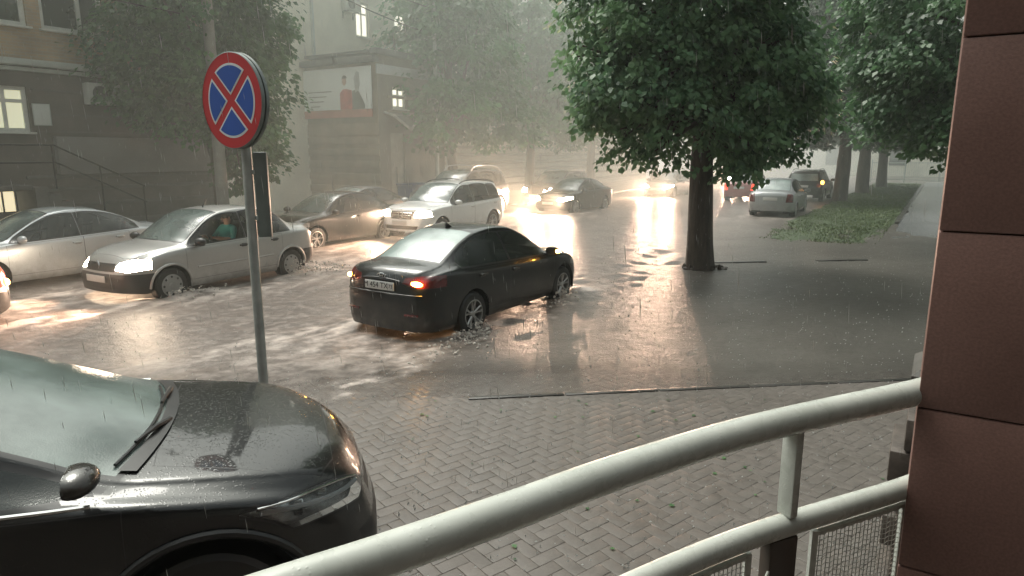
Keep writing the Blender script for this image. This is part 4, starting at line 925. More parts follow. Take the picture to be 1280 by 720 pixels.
def make_car_meshes(kind):
    sp = SPEC[kind]; L = sp['L']; verts, faces, F = car_surface(sp)
    bm = bmesh.new(); bv = [bm.verts.new(v) for v in verts]
    for f in faces:
        try: bm.faces.new([bv[i] for i in f])
        except ValueError: pass
    bmesh.ops.remove_doubles(bm, verts=bm.verts[:], dist=1e-5); bmesh.ops.dissolve_degenerate(bm, edges=bm.edges[:], dist=1e-5)
    bmesh.ops.recalc_face_normals(bm, faces=bm.faces[:]); bm.normal_update()
    top = max(bm.faces, key=lambda f: f.calc_center_median().z)
    if top.normal.z < 0: bmesh.ops.reverse_faces(bm, faces=bm.faces[:]); bm.normal_update()
    bvh = BVHTree.FromBMesh(bm)
    lay = bm.faces.layers.int.new('reg'); tmp = bm.faces.layers.int.new('tmp')
    X_ = lambda u: L/2-u
    def cut(poly, axis, filt, reg, grow=0.0):
        ax = {'y': (0, 2), 'x': (1, 2), 'z': (0, 1)}[axis]
        planes = offset_planes(poly, grow)
        for f in bm.faces: f[tmp] = 1 if (f[lay] != KILL and filt(f)) else 0
        for (co, no) in planes:
            fs = [f for f in bm.faces if f[tmp] == 1]
            if not fs: return []
            c3 = [0, 0, 0]; n3 = [0, 0, 0]; c3[ax[0]], c3[ax[1]] = co; n3[ax[0]], n3[ax[1]] = no
            c3, n3 = Vector(c3), Vector(n3)
            # faces fully outside drop out before the cut
            geomf = []
            for f in fs:
                ds = [(v.co-c3).dot(n3) for v in f.verts]
                if min(ds) >= -1e-6: f[tmp] = 0
                elif max(ds) > 1e-6: geomf.append(f)
            if geomf:
                es = {e for f in geomf for e in f.edges}; vs_2 = {v for f in geomf for v in f.verts}
                bmesh.ops.bisect_plane(bm, geom=geomf+list(es)+list(vs_2), dist=1e-6, plane_co=c3, plane_no=n3)
                for f in bm.faces:
                    if f[tmp] == 1 and (f.calc_center_median()-c3).dot(n3) > 0: f[tmp] = 0
        res = [f for f in bm.faces if f[tmp] == 1]
        for f in res: f[lay] = reg; f[tmp] = 0
        return res
    def ray(o, d):
        h = bvh.ray_cast(Vector(o), Vector(d)); return h[0], h[1]
    wheels_u = (sp['fo'], sp['fo']+sp['wb']); Ra = sp['wr']+sp.get('arch', .055)
    if 'bumper' in sp:
        zb_ = sp['bumper']
        cut([(X_(-.2), 0), (X_(-.2), zb_), (X_(.50), zb_), (X_(.50), 0)], 'y', lambda f: True, BUMP)
        cut([(X_(L+.2), 0), (X_(L+.2), zb_+.02), (X_(L-.55), zb_+.02), (X_(L-.55), 0)], 'y', lambda f: True, BUMP)
    # doors
    side = lambda f: abs(f.normal.y) > .45 and abs(f.calc_center_median().y) > .3
    d0, dp, d1 = sp['dlo'][0]-.10, sp['pillars'][0]+.03, sp['dlo'][1]-.22
    bl_ = lambda u: float(F['belt'](u))-.005
    sill = float(F['bot'](2.2))+.13
    doors = [[(X_(d0), sill), (X_(dp), sill), (X_(dp), bl_(dp)), (X_(d0), bl_(d0))], [(X_(dp), sill), (X_(min(d1, wheels_u[1]-.05)), sill), (X_(d1), bl_(d1)-.25), (X_(d1), bl_(d1)), (X_(dp), bl_(dp))]]
    for d in doors: cut(d, 'y', side, SEAM, 0.0); cut(d, 'y', side, DOOR, -.0045)
    # hood, boot lid
    h0, h1 = sp['hood']
    fl = lambda f: f.normal.z > .25
    hp = [(X_(h1+.07), -.60), (X_(h1+.07), .60), (X_(.5), .69), (X_(h0+.17), .60), (X_(h0+.10), .45), (X_(h0+.10), -.45), (X_(h0+.17), -.60), (X_(.5), -.69)]
    hp = [(x, max(-.69, min(.69, y))) for x, y in hp]
    cut(hp, 'z', lambda f: fl(f) and f.calc_center_median().x > X_(h1+.2), SEAM, 0.004); cut(hp, 'z', lambda f: fl(f) and f.calc_center_median().x > X_(h1+.2), HOOD, -.002)
    if kind in ('saloon', 'tall_saloon'):
        u0 = sp['rw'][1]+.04; tp = [(X_(L+.1), -.58), (X_(u0), -.60), (X_(u0), .60), (X_(L+.1), .58)]
        tf = lambda f: f.normal.z > .35 and f.calc_center_median().x < X_(u0-.02)
        cut(tp, 'z', tf, SEAM, .004); cut(tp, 'z', tf, TRUNK, -.003)
    # windscreen and rear window
    w0, w1 = sp['ws']; kw = sp.get('wsk', .13); y0 = float(F['roof'](w0))-.035; y1 = float(F['roof'](w1))-.045
    wp = [(X_(w0+kw*(y/.75)**2), y) for y in np.linspace(-y0, y0, 9)]+[(X_(w1+kw*.35), y1), (X_(w1+kw*.35), -y1)]
    wf = lambda f: f.normal.z > .2 and f.normal.x > .06 and X_(w1+.3) < f.calc_center_median().x < X_(w0-.1)
    cut(wp, 'z', wf, TRIM, .022); cut(wp, 'z', wf, WS, -.006)
    r0, r1 = sp['rw']; y0 = float(F['roof'](r1))-.05; y1 = float(F['roof'](r0))-.06
    if kind in ('saloon', 'tall_saloon'):
        rp_ = [(X_(r1-.09*(y/.75)**2), y) for y in np.linspace(-y0, y0, 9)]+[(X_(r0-.03), y1), (X_(r0-.03), -y1)]
        rf = lambda f: f.normal.z > .2 and f.normal.x < -.06 and X_(r1+.1) < f.calc_center_median().x < X_(r0-.2)
        cut(rp_, 'z', rf, TRIM, .018); cut(rp_, 'z', rf, RW, -.004)
    else:
        z0, z1 = 1.12, float(F['top'](r0))-.06; rp_ = [(-y0+.02, z0), (y0-.02, z0), (y1, z1), (-y1, z1)]
        rf = lambda f: f.normal.x < -.25 and f.calc_center_median().x < X_(r0-.25)
        cut(rp_, 'x', rf, TRIM, .018); cut(rp_, 'x', rf, RW, -.004)
    # side windows
    s0, s1, drop = sp['dlo']; pls = [s0]+sp['pillars']+[s1]
    bt = lambda u: float(F['belt'](u))+.035
    # the screens are curved, so the section drawn at u sits a little further back at the sides
    shift = lambda u: (kw*.62*max(0, min(1, (w1+.5-u)/.6)))
    tp_ = lambda u: float(F['top'](max(0, u-shift(u)*.9)))-drop
    for i in range(len(pls)-1):
        a, b_ = pls[i]+(.022 if i else 0), pls[i+1]-(.022 if i < len(pls)-2 else 0)
        bot_ = [(X_(a), bt(a)), (X_(b_), bt(b_))]; arc = []
        for u in np.linspace(b_, a, 12):
            zz = tp_(u)-.02*abs((u-(a+b_)/2)/((b_-a)/2))**4
            if i == len(pls)-2: zz = min(zz, bt(b_)+(tp_(a)-bt(b_))*max(0.12, min(1, ((b_-u)/.34)**.75+.18)))
            if zz > bt(u)+.03: arc.append((X_(u), zz))
        poly = [bot_[0], bot_[1]]+arc
        # convex hull keeps the cut robust
        pts = sorted(set((round(p[0], 4), round(p[1], 4)) for p in poly))
        def half_(ps):
            o = []
            for p in ps:
                while len(o) > 1 and (o[-1][0]-o[-2][0])*(p[1]-o[-2][1])-(o[-1][1]-o[-2][1])*(p[0]-o[-2][0]) <= 0: o.pop()
                o.append(p)
            return o
        hull = half_(pts)[:-1]+half_(pts[::-1])[:-1]
        gf_ = lambda f: abs(f.normal.y) > .35 and f.calc_center_median().z > sp['belt'][2][1]-.05 and f[lay] in (BODY, SEAM, TRIM, DOOR)
        cut(hull, 'y', gf_, TRIM, .02); cut(hull, 'y', gf_, SW, -.003)
    # lamps, grille
    for sgn in (1, -1):
        hp_ = [(sgn*y, z) for y, z in sp['head']]
        ff_ = lambda f: f.calc_center_median().x > X_(sp['headmax']) and f.calc_center_median().y*sgn > .2 and f.normal.x > .02
        cut(hp_, 'x', ff_, SEAM, .006)
        cut(hp_, 'x', ff_, HEAD, -.002)
        tp2 = [(sgn*y, z) for y, z in sp['tail']]
        tf_ = lambda f: f.calc_center_median().x < X_(L-sp['tailmax']) and f.calc_center_median().y*sgn > .2 and (f.normal.x < -.02)
        cut(tp2, 'x', tf_, SEAM, .005); cut(tp2, 'x', tf_, TAIL, -.001)
    nf = lambda f: f.normal.x > .25 and f.calc_center_median().x > X_(.5)
    cut(sp['grille'], 'x', nf, GRILLE, 0); cut(sp['lower'], 'x', nf, LOWER, 0)
    # wheel openings
    for wu in wheels_u:
        circ = [(X_(wu)+Ra*math.cos(2*PI*i/28), sp['wr']+Ra*math.sin(2*PI*i/28)) for i in range(28)]
        cut(circ, 'y', lambda f: abs(f.calc_center_median().y) > .45 and f.calc_center_median().z < sp['wr']+Ra+.02, KILL)
    res = {}
    for reg in range(KILL):
        sub = {}
        for f in bm.faces:
            if f[lay] != reg: continue
            c = f.calc_center_median()
            key = 0
            if reg in (SW, DOOR): key = (1 if c.y > 0 else -1)*(10+sum(1 for p in sp['pillars'] if X_(p+(.03 if reg == DOOR else 0)) > c.x))
            elif reg in (HEAD, TAIL): key = 1 if c.y > 0 else -1
            elif reg == BUMP: key = 1 if c.x > 0 else -1
            sub.setdefault(key, []).append(f)
        for key, fs in sub.items():
            vm = {}; vs_3 = []; fo_ = []
            for f in fs:
                ids = []
                for v in f.verts:
                    if v not in vm: vm[v] = len(vs_3); vs_3.append(v.co.copy())
                    ids.append(vm[v])
                fo_.append(ids)
            res[(reg, key)] = (vs_3, fo_)
    bm.free()
    return res, ray, F
def raw_obj(name, vf, mt, parent, angle=38):
    me = bpy.data.meshes.new(name); me.from_pydata([tuple(v) for v in vf[0]], [], vf[1]); me.update()
    me.materials.append(mt); me.polygons.foreach_set('use_smooth', [True]*len(me.polygons)); me.set_sharp_from_angle(angle=R(angle))
    o = bpy.data.objects.new(name, me); COL.objects.link(o); o.parent = parent; return o
CARM = {}
M_tyre = mat('wet_tyre', (0.012, 0.012, 0.012), 0.45, var=.3, scale=12)
M_black = mat('black_plastic', (0.012, 0.012, 0.013), 0.4, var=.3, scale=6)
M_dplast = mat('dark_grey_plastic', (0.035, 0.034, 0.034), 0.42, var=.25, scale=6)
M_chrome = mat('chrome', (0.62, 0.63, 0.63), 0.12, metal=1.0, var=.08)
M_alloy = mat('alloy_rim', (0.42, 0.42, 0.41), 0.32, metal=0.8, var=.15)
M_hub = mat('hubcap_grey', (0.34, 0.34, 0.33), 0.4, metal=0.3, var=.15)
M_inter = mat('dark_cabin', (0.018, 0.018, 0.018), 0.7, var=.3)
M_seat = mat('grey_seat_cloth', (0.05, 0.05, 0.052), 0.8, var=.3, scale=10)
M_gl_dark = glass('car_glass_dark', (0.22, 0.25, 0.24), .14, (.16, .19, .18))
M_gl_sheen = glass('car_glass_sheen', (0.25, 0.30, 0.29), .62, (.36, .44, .42))  # pale teal of the reflected sky put into the film colour
M_gl_ws = glass('car_glass_wet_screen', (0.40, 0.45, 0.43), .42, (.34, .42, .40))
M_lens = glass('clear_lens', (0.85, 0.88, 0.88), .06, (.5, .5, .5))
M_hl_on = emis('headlight_lit', (1.0, 0.78, 0.56), 80.0, (.8, .8, .8)); M_hl_off = mat('headlight_off', (.42, .43, .43), .12, metal=.5, var=.4, scale=25)
M_tl_on = emis('tail_lamp_lit', (1.0, 0.05, 0.02), 3.0, (.4, .01, .01)); M_tl_off = mat('tail_lamp_red', (.10, .008, .008), .15, var=.4, scale=20, coat=1)
M_ind = emis('indicator_amber_lit', (1.0, 0.45, 0.06), 90.0, (.8, .3, .05)); M_brk = emis('brake_lamp_hot', (1.0, 0.45, 0.16), 22.0, (.6, .1, .05))
M_plate = mat('number_plate_white', (.58, .58, .56), .35, var=.06); M_ptext = mat('number_plate_black', (.02, .02, .02), .5)
def text_mesh(txt, size):
    cu = bpy.data.curves.new('plate_text', 'FONT'); cu.body = txt; cu.size = size; cu.align_x = 'CENTER'; cu.align_y = 'CENTER'; cu.extrude = .001
    o = bpy.data.objects.new('plate_text', cu); COL.objects.link(o)
    me = bpy.data.meshes.new_from_object(o.evaluated_get(bpy.context.evaluated_depsgraph_get())); bpy.data.objects.remove(o); bpy.data.curves.remove(cu); return me
def wheel(parent, pos, r, side, style, wd=.205):
    w_ = bpy.data.objects.new('wheel', None); COL.objects.link(w_); w_.parent = parent; w_.location = pos; w_.empty_display_size = .1
    ri = r*.66
    mb = MB(); mb.lathe([(ri-.01, -wd/2), (ri+.02, -wd/2-.004), (r-.03, -wd/2), (r-.006, -wd/2+.02), (r, -wd/4), (r, wd/4), (r-.006, wd/2-.02), (r-.03, wd/2), (ri+.02, wd/2+.004), (ri-.01, wd/2), (ri-.03, 0), (ri-.01, -wd/2)], 40, axis='y')
    mb.build('tyre', M_tyre, w_)
    mb = MB(); o_ = wd/2*side
    if style == 'spoke':
        mb.lathe([(ri, o_+.004*side), (ri-.016, o_+.006*side), (ri-.022, o_-.02*side), (ri-.03, 0)], 40, axis='y')
        for k in range(5):
            for dq in (-.13, .13):
                an = 2*PI*k/5+.3
                a_in, a_out = an+dq*.35, an+dq*1.6
                c0 = Vector((.035*math.cos(a_in), o_-.022*side, .035*math.sin(a_in))); c1 = Vector(((ri-.012)*math.cos(a_out), o_-.004*side, (ri-.012)*math.sin(a_out)))
                mb.tube([c0, c0.lerp(c1, .5)+Vector((0, -.004*side, 0)), c1], [.017, .014, .016], 6)
        mb.lathe([(0.001, o_-.004*side), (.035, o_-.006*side), (.05, o_-.02*side), (.055, o_-.05*side)], 20, axis='y')
        mb.build('rim', M_alloy, w_)
        d = MB(); d.lathe([(0.001, o_-.075*side), (ri-.03, o_-.075*side)], 28, axis='y'); d.lathe([(.10, o_-.055*side), (.14, o_-.055*side), (.14, o_-.07*side)], 28, axis='y'); d.build('brake_disc', M_dplast, w_)
    else:
        mb.lathe([(0.001, o_+.012*side), (.05, o_+.012*side), (.06, o_+.004*side), (ri*.72, o_+.008*side), (ri*.80, o_-.004*side), (ri-.012, o_+.002*side), (ri+.004, o_-.004*side)], 40, axis='y')
        for k in range(8):
            an = 2*PI*k/8; c0 = Vector((ri*.74*math.cos(an), o_+.004*side, ri*.74*math.sin(an)))
            mb.sphere(c0, (.022, .007, .022), 1, 8, 6)
        mb.build('rim', [M_hub, M_black], w_)
    return w_
def seat(parent, x, y, z, back=True):
    mb = MB(); mb.box((x, y, z), (.50, .48, .16), ch=.05); mb.box((x-.30, y, z+.34), (.14, .46, .62), ch=.05, rot=Matrix.Rotation(R(-14), 4, 'Y'))
    mb.box((x-.38, y, z+.73), (.09, .24, .17), ch=.04); return mb.build('seat', M_seat, parent)
def build_car(kind, name, label, cat, loc, rz, col, **op):
    sp = SPEC[kind]; L = sp['L']
    if kind not in CARM: CARM[kind] = make_car_meshes(kind)
    res, ray, F = CARM[kind]; X_ = lambda u: L/2-u
    root = empty(name, loc, rz, label=label, cat=cat, group=op.get('group'))
    pt = col; gw = op.get('ws_mat', M_gl_ws); gr_ = op.get('rw_mat', M_gl_sheen); gs = op.get('sw_mat', M_gl_dark)
    body = raw_obj('body', res[(BODY, 0)], pt, root)
    if (SEAM, 0) in res: raw_obj('panel_gaps', res[(SEAM, 0)], M_black, root)
    raw_obj('window_trim', res[(TRIM, 0)], M_black, root)
    raw_obj('windscreen', res[(WS, 0)], gw, root); raw_obj('rear_window', res[(RW, 0)], gr_, root)
    if (HOOD, 0) in res: raw_obj('bonnet', res[(HOOD, 0)], pt, root)
    if (TRUNK, 0) in res: raw_obj('boot_lid', res[(TRUNK, 0)], pt, root)
    if (GRILLE, 0) in res: raw_obj('grille', res[(GRILLE, 0)], M_black, root)
    if (LOWER, 0) in res: raw_obj('lower_grille', res[(LOWER, 0)], M_black, root)
    for k in (1, -1):
        if (BUMP, k) in res: raw_obj('bumper', res[(BUMP, k)], op.get('bump_mat', M_dplast), root)
        hs_ = raw_obj('headlight', res[(HEAD, k)], M_lens if op.get('detail') else (M_hl_on if op.get('lights') else M_hl_off), root)
        raw_obj('tail_lamp', res[(TAIL, k)], M_tl_on if op.get('tails') else M_tl_off, root)
        if op.get('detail'):
            vs_4 = [Vector(v)+Vector((-.05, -.035*k, -.004)) for v in res[(HEAD, k)][0]]
            raw_obj('lamp_housing', (vs_4, res[(HEAD, k)][1]), mat('lamp_housing', (.42, .43, .44), .25, metal=.85, var=.5, scale=16), hs_)
            for (y, z, r_) in ((.60, .79, .058), (.735, .815, .052)):
                h, n_ = ray((5, k*y, z), (-1, 0, 0))
                if h:
                    mb = MB(); mb.lathe([(0.001, .0), (r_*.7, -.008), (r_, -.03)], 20, axis='x'); mb.lathe([(r_, -.03), (r_+.012, -.015), (r_+.016, -.05)], 20, axis='x')
                    q = mb.build('projector_lens', M_chrome, hs_); q.location = h+Vector((-.045, -.030*k, -.012))
            mb = MB(); pp = []
            for t in np.linspace(0, 1, 9):
                y, z = .44+.43*t, .748+.02*t+.095*t*t; h, n_ = ray((5, k*y, z), (-1, 0, 0))
                if h: pp.append(h+Vector((-.018, -.006*k, 0)))
            mb.tube(pp, .013, 6); mb.build('light_strip', mat('lamp_strip_white', (.82, .84, .85), .25, var=.05), hs_)
            mb = MB(); pp = []
            for t in np.linspace(0, 1, 9):
                y, z = .44+.43*t, .775+.115*t**.8; h, n_ = ray((5, k*y, z), (-1, 0, 0))
                if h: pp.append(h+Vector((.002, .0, 0)))
            mb.tube(pp, .006, 6); mb.build('lamp_rim', M_chrome, hs_)
    for key in [q for q in res if q[0] == SW]: raw_obj('side_window', res[key], gs, root)
    doors = {}
    for key in [q for q in res if q[0] == DOOR]: doors[key[1]] = raw_obj('door', res[key], pt, root)
    for key, d in doors.items():
        sg = 1 if key > 0 else -1; i = abs(key)-10
        u = (sp['pillars'][0]-.10) if i == 0 else sp['dlo'][1]-.42
        z = float(F['belt'](u))-.10; h, n_ = ray((X_(u), sg*3, z), (0, -sg, 0))
        if h:
            mb = MB(); mb.box((0, 0, 0), (.17, .035, .032), ch=.012); mb.box((-.02, -sg*.012, -.004), (.11, .02, .06), ch=.009)
            o = mb.build('door_handle', op.get('handle_mat', pt), d); o.location = h+Vector((0, sg*.018, 0))
    # wheels, arches
    for wu in (sp['fo'], sp['fo']+sp['wb']):
        hw = float(F['plan'](wu))
        for sg in (1, -1):
            wheel(root, (X_(wu), sg*(hw-.125), sp['wr']), sp['wr'], sg, sp['rim'])
            mb = MB(); Ra = sp['wr']+sp.get('arch', .055)-.002; ps = []
            for q in range(19):
                an = -0.25+(PI+.5)*q/18; ps.append((X_(wu)+Ra*math.cos(an), sp['wr']+Ra*math.sin(an)))
            vs_5 = [(x, sg*(hw-.02), z) for x, z in ps]+[(x, sg*.42, z) for x, z in ps]
            mb.add(vs_5, [(i, i+1, 19+i+1, 19+i) for i in range(18)]); mb.add([(x, sg*.42, z) for x, z in ps], [tuple(range(19))]); mb.build('wheel_arch_liner', M_black, root)
            if sp.get('lip') or kind in ('crossover', 'offroader'):
                mb = MB(); pts = []
                for q in range(23):
                    an = 0.0+PI*q/22; x, z = X_(wu)+(Ra+.012)*math.cos(an), sp['wr']+(Ra+.012)*math.sin(an)
                    h, n_ = ray((x, sg*3, z), (0, -sg, 0))
                    if h: pts.append(h+Vector((0, sg*.004, 0)))
                if len(pts) > 3:
                    mb.tube(pts, .022, 8); mb.build('arch_lip', M_black if kind == 'crossover' else pt, root)
    # mirrors
    um = sp['dlo'][0]+op.get('mirror_u', .13); zm = float(F['belt'](um))+op.get('mirror_up', .085); hw = float(F['plan'](um))
    for sg in op.get('mirrors', (1, -1)):
        mb = MB(); mb.sphere((0, 0, 0), (.085, .125, op.get('mirror_h', .075)), seg=18, rings=12)
        mb.v = [(x if x > -.03 else -.03-(x+.03)*.1, y, z+.0) for x, y, z in mb.v]
        mr = mb.build('mirror', op.get('mirror_mat', pt), root); mr.location = (X_(um), sg*(hw+.085), zm)
        mb = MB(); mb.box((0, -sg*.10, -.055), (.06, .14, .04), ch=.012); mb.build('mirror_foot', M_black, mr)
        if op.get('mirror_ind') == sg:
            mb = MB(); mb.box((.0, sg*.105, .005), (.09, .05, .055), ch=.018); mb.build('indicator_lamp', M_ind, mr)
    # plates
    if op.get('plate_r', True):
        h, n_ = ray((-5, 0, sp['plate_r']), (1, 0, 0)); mb = MB(); mb.box((0, 0, 0), (.012, .52, .112), ch=.004); p_ = mb.build('number_plate', M_plate, root); p_.location = h+Vector((-.018, 0, 0)); p_.rotation_euler = (0, math.asin(max(-.4, min(.4, n_.z)))*.0, 0)
        if op.get('plate_text'):
            for (tx, sz, yy) in ((op['plate_text'][0], .105, .06), (op['plate_text'][1], .07, -.205)):
                tm = text_mesh(tx, sz); tm.materials.append(M_ptext); t = bpy.data.objects.new('plate_characters', tm); COL.objects.link(t); t.parent = p_
                t.rotation_euler = (PI/2, 0, -PI/2); t.location = (-.0085, yy, 0)
            mb = MB(); mb.box((-.0068, -.15, 0), (.002, .004, .10)); mb.build('plate_divider', M_ptext, p_)
    if op.get('plate_f', True):
        h, n_ = ray((5, 0, sp['plate_f']), (-1, 0, 0)); mb = MB(); mb.box((0, 0, 0), (.012, .52, .112), ch=.004); p_ = mb.build('number_plate', M_plate, root); p_.location = h+Vector((.022, 0, 0))
        h2, n_ = ray((5, 0, sp['plate_f']-.05), (-1, 0, 0))
    # cabin
    if not op.get('simple'):
        zf = .36
        mb = MB(); mb.box((X_(L*.5), 0, zf), (L*.62, 1.35, .04)); mb.build('cabin_floor', M_inter, root)
        us_ = sp['pillars'][0]
        for sg in (1, -1): seat(root, X_(us_-.22), sg*.36, zf+.25)
        mb = MB(); mb.box((X_(us_+.62), 0, zf+.22), (.48, 1.15, .16), ch=.05); mb.box((X_(us_+.93), 0, zf+.50), (.14, 1.15, .55), ch=.05, rot=Matrix.Rotation(R(-18), 4, 'Y'))
        for sg in (1, -1): mb.box((X_(us_+.98), sg*.34, zf+.74), (.09, .22, .12), ch=.04)
        mb.build('rear_seat', M_seat, root)
        ud = sp['ws'][0]+.42; zd = float(F['belt'](ud))-.04
        mb = MB(); mb.box((X_(ud-.05), 0, zd-.09), (.46, 1.25, .2), ch=.06); mb.build('dashboard', M_inter, root)
        mb = MB(); c = Vector((X_(ud+.32), .36, zd+.0)); tl = R(24)
        ring = [c+Vector((.18*math.cos(2*PI*i/24)*math.sin(tl)*-1, .18*math.sin(2*PI*i/24), .18*math.cos(2*PI*i/24)*math.cos(tl))) for i in range(25)]
        mb.tube(ring, .014, 8); mb.tube([c+Vector((.22, 0, -.1)), c], .025, 8); mb.tube([ring[6], c, ring[18]], .013, 6); mb.build('steering_wheel', M_black, root)
        um2 = sp['ws'][1]; mb = MB(); mb.box((X_(um2-.02), 0, float(F['top'](um2))-.13), (.04, .23, .07), ch=.015); mb.build('rear_view_mirror', M_black, root)
        mb = MB(); zz = float(F['top'](2.5)); 
        pl_u = np.linspace(sp['ws'][1]+.12, sp['rw'][0]-.05, 8)
        vs_6 = [];
        for u in pl_u:
            for y in (-.5, 0, .5): vs_6.append((X_(u), y, float(F['top'](u))-.05))
        mb.add(vs_6, [(i*3+j, i*3+j+1, i*3+j+4, i*3+j+3) for i in range(7) for j in range(2)]); mb.build('headliner', M_seat, root)
    # grille bars
    gp = sp['grille']; zc = (gp[0][1]+gp[2][1])/2
    if op.get('bars'):
        nb = op['bars']
        mb = MB()
        for k in range(nb):
            z = gp[0][1]+(gp[2][1]-gp[0][1])*(k+.5)/nb; pp = []
            for y in np.linspace(gp[0][0]*.98, gp[1][0]*.98, 9):
                h, n_ = ray((5, y, z), (-1, 0, 0)); pp.append(h+Vector((.006, 0, 0)))
            mb.tube(pp, .013 if nb > 1 else .011, 6)
        mb.build('grille_bar', op.get('bar_mat', M_chrome), root)
    if op.get('star'):
        h, n_ = ray((5, 0, zc), (-1, 0, 0)); mb = MB()
        mb.tube([(0, .085*math.cos(2*PI*i/24), .085*math.sin(2*PI*i/24)) for i in range(25)], .009, 8)
        for k in range(3): an = PI/2+2*PI*k/3; mb.tube([(0.005, 0, 0), (0, .083*math.cos(an), .083*math.sin(an))], [.014, .004], 6)
        o = mb.build('grille_emblem', M_chrome, root); o.location = h+Vector((.022, 0, 0))
    if op.get('diamond'):
        h, n_ = ray((5, 0, zc+.03), (-1, 0, 0)); mb = MB(); mb.tube([(0, 0, .075), (0, .045, 0), (0, 0, -.075), (0, -.045, 0), (0, 0, .075)], .012, 6)
        o = mb.build('grille_emblem', M_chrome, root); o.location = h+Vector((.02, 0, 0))
    if op.get('slant_h'):
        h, n_ = ray((-5, 0, .925), (1, 0, 0)); mb = MB()
        mb.tube([(0, .07*math.cos(2*PI*i/24), .037*math.sin(2*PI*i/24)) for i in range(25)], .006, 6)
        mb.tube([(0, .035, -.026), (0, .022, .026)], .007, 6); mb.tube([(0, -.022, -.026), (0, -.035, .026)], .007, 6); mb.tube([(0, .03, -.008), (0, -.03, .008)], .006, 6)
        o = mb.build('boot_emblem', M_chrome, root); o.location = h+Vector((-.012, 0, 0))
    if op.get('fin'):
        ua = sp['rw'][0]-.14; mb = MB(); zt = float(F['top'](ua)); mb.prism([(-.09, -.01), (.08, -.01), (.02, .02), (-.07, .075)], -.012, .012, axis='y'); o = mb.build('antenna_fin', M_black, root); o.location = (X_(ua), 0, zt)
    if op.get('aerial'):
        ua = sp['ws'][1]+.22; mb = MB(); zt = float(F['top'](ua)); mb.tube([(0, 0, -.01), (0, 0, .02), (-.10, 0, .16)], [.016, .012, .004], 8); o = mb.build('aerial', M_black, root); o.location = (X_(ua), 0, zt)
    if op.get('rails') or sp.get('rails'):
        for sg in (1, -1):
            mb = MB(); pts = []
            for u in np.linspace(sp['ws'][1]+.10, sp['rw'][0]-.15, 14):
                t = (u-sp['ws'][1]-.10)/(sp['rw'][0]-.25-sp['ws'][1]); e = min(1, min(t, 1-t)*9+.0)
                pts.append((X_(u), sg*(float(F['roof'](u))-.045), float(F['top'](u))-.03+op.get('rail_h', .055)*max(0, e)))
            mb.tube(pts, .017, 8); mb.build('roof_rail', op.get('rail_mat', M_chrome), root)
    if op.get('belt_chrome'):
        for sg in (1, -1):
            mb = MB(); pts = []
            for u in np.linspace(sp['dlo'][0]+.02, sp['dlo'][1]-.02, 20):
                h, n_ = ray((X_(u), sg*3, float(F['belt'](u))+.014), (0, -sg, 0)); pts.append(h+Vector((0, sg*.004, 0)))
            mb.tube(pts, .010, 6); mb.build('belt_moulding', M_chrome, root)
    if op.get('side_strip'):
        for sg in (1, -1):
            for (u0, u1) in ((sp['fo']+.5, sp['pillars'][0]), (sp['pillars'][0]+.06, sp['fo']+sp['wb']-.45)):
                mb = MB(); pts = [ray((X_(u), sg*3, .56), (0, -sg, 0))[0]+Vector((0, sg*.002, 0)) for u in np.linspace(u0, u1, 8)]
                mb.tube(pts, .014, 6); mb.build('side_moulding', pt, root)
    if op.get('wipers'):
        for (y0_, y1_) in ((.45, -.12), (-.10, -.62)):
            mb = MB(); pts = []
            for t in np.linspace(0, 1, 12):
                y = y0_+(y1_-y0_)*t; u = sp['ws'][0]+.045+.16*(y/.75)**2
                h, n_ = ray((X_(u), y, 4), (0, 0, -1)); pts.append(h+n_*.012)
            mb.tube(pts, .008, 6); b0_ = pts[0]+Vector((.06, .0, -.02))
            mb.tube([b0_, b0_.lerp(pts[7], .5)+Vector((.01, 0, .022)), pts[7]+Vector((0, 0, .012))], [.016, .013, .008], 7); mb.build('wiper', M_black, root)
        mb = MB(); row0, row1 = [], []
        for y in np.linspace(-.66, .66, 15):
            u0 = sp['ws'][0]-.04+.13*(y/.75)**2; u1 = sp['ws'][0]+.02+.15*(y/.75)**2
            for (u, rw_, dz) in ((u0, row0, .012), (u1, row1, .010)): h, n_ = ray((X_(u), y, 4), (0, 0, -1)); rw_.append(h+Vector((0, 0, dz)))
        mb.add(row0+row1, [(i, i+1, 15+i+1, 15+i) for i in range(14)]); mb.build('cowl_panel', M_black, root)
    if op.get('rear_detail'):
        # reflector strips, bumper crease, exhaust trim, number plate recess
        for sg in (1, -1):
            h, n_ = ray((-5, sg*.52, .44), (1, 0, 0)); mb = MB(); mb.box((0, 0, 0), (.02, .22, .035), ch=.006); o = mb.build('reflector', M_tl_off, root); o.location = h+Vector((-.006, 0, 0)); o.rotation_euler = (0, 0, -sg*.18)
        mb = MB(); pts = [ray((-5, y, .70), (1, 0, 0))[0]+Vector((-.004, 0, 0)) for y in np.linspace(-.66, .66, 15)]; mb.tube(pts, .012, 6); mb.build('bumper_crease', pt, root)
        mb = MB(); pts = [ray((-5, y, .90-.02*(y/.3)**2), (1, 0, 0))[0]+Vector((-.006, 0, 0)) for y in np.linspace(-.33, .33, 9)]; mb.tube(pts, .009, 6); mb.build('boot_moulding', M_black, root)
    # lit lamps: amber blinkers or hot brake lamps as their own bulbs in the tail lamp
    if op.get('rear_ind'):
        for sg, ln in op['rear_ind']:
            for dy in ([.58] if ln > 1 else [.72]):
                h, n_ = ray((-5, sg*dy, .855), (1, 0, 0)); mb = MB(); mb.sphere((0, 0, 0), (.034, .095 if ln > 1 else .04, .032), seg=16, rings=8); o = mb.build('blinker_bulb', M_ind, root); o.location = h+Vector((-.012, 0, 0))
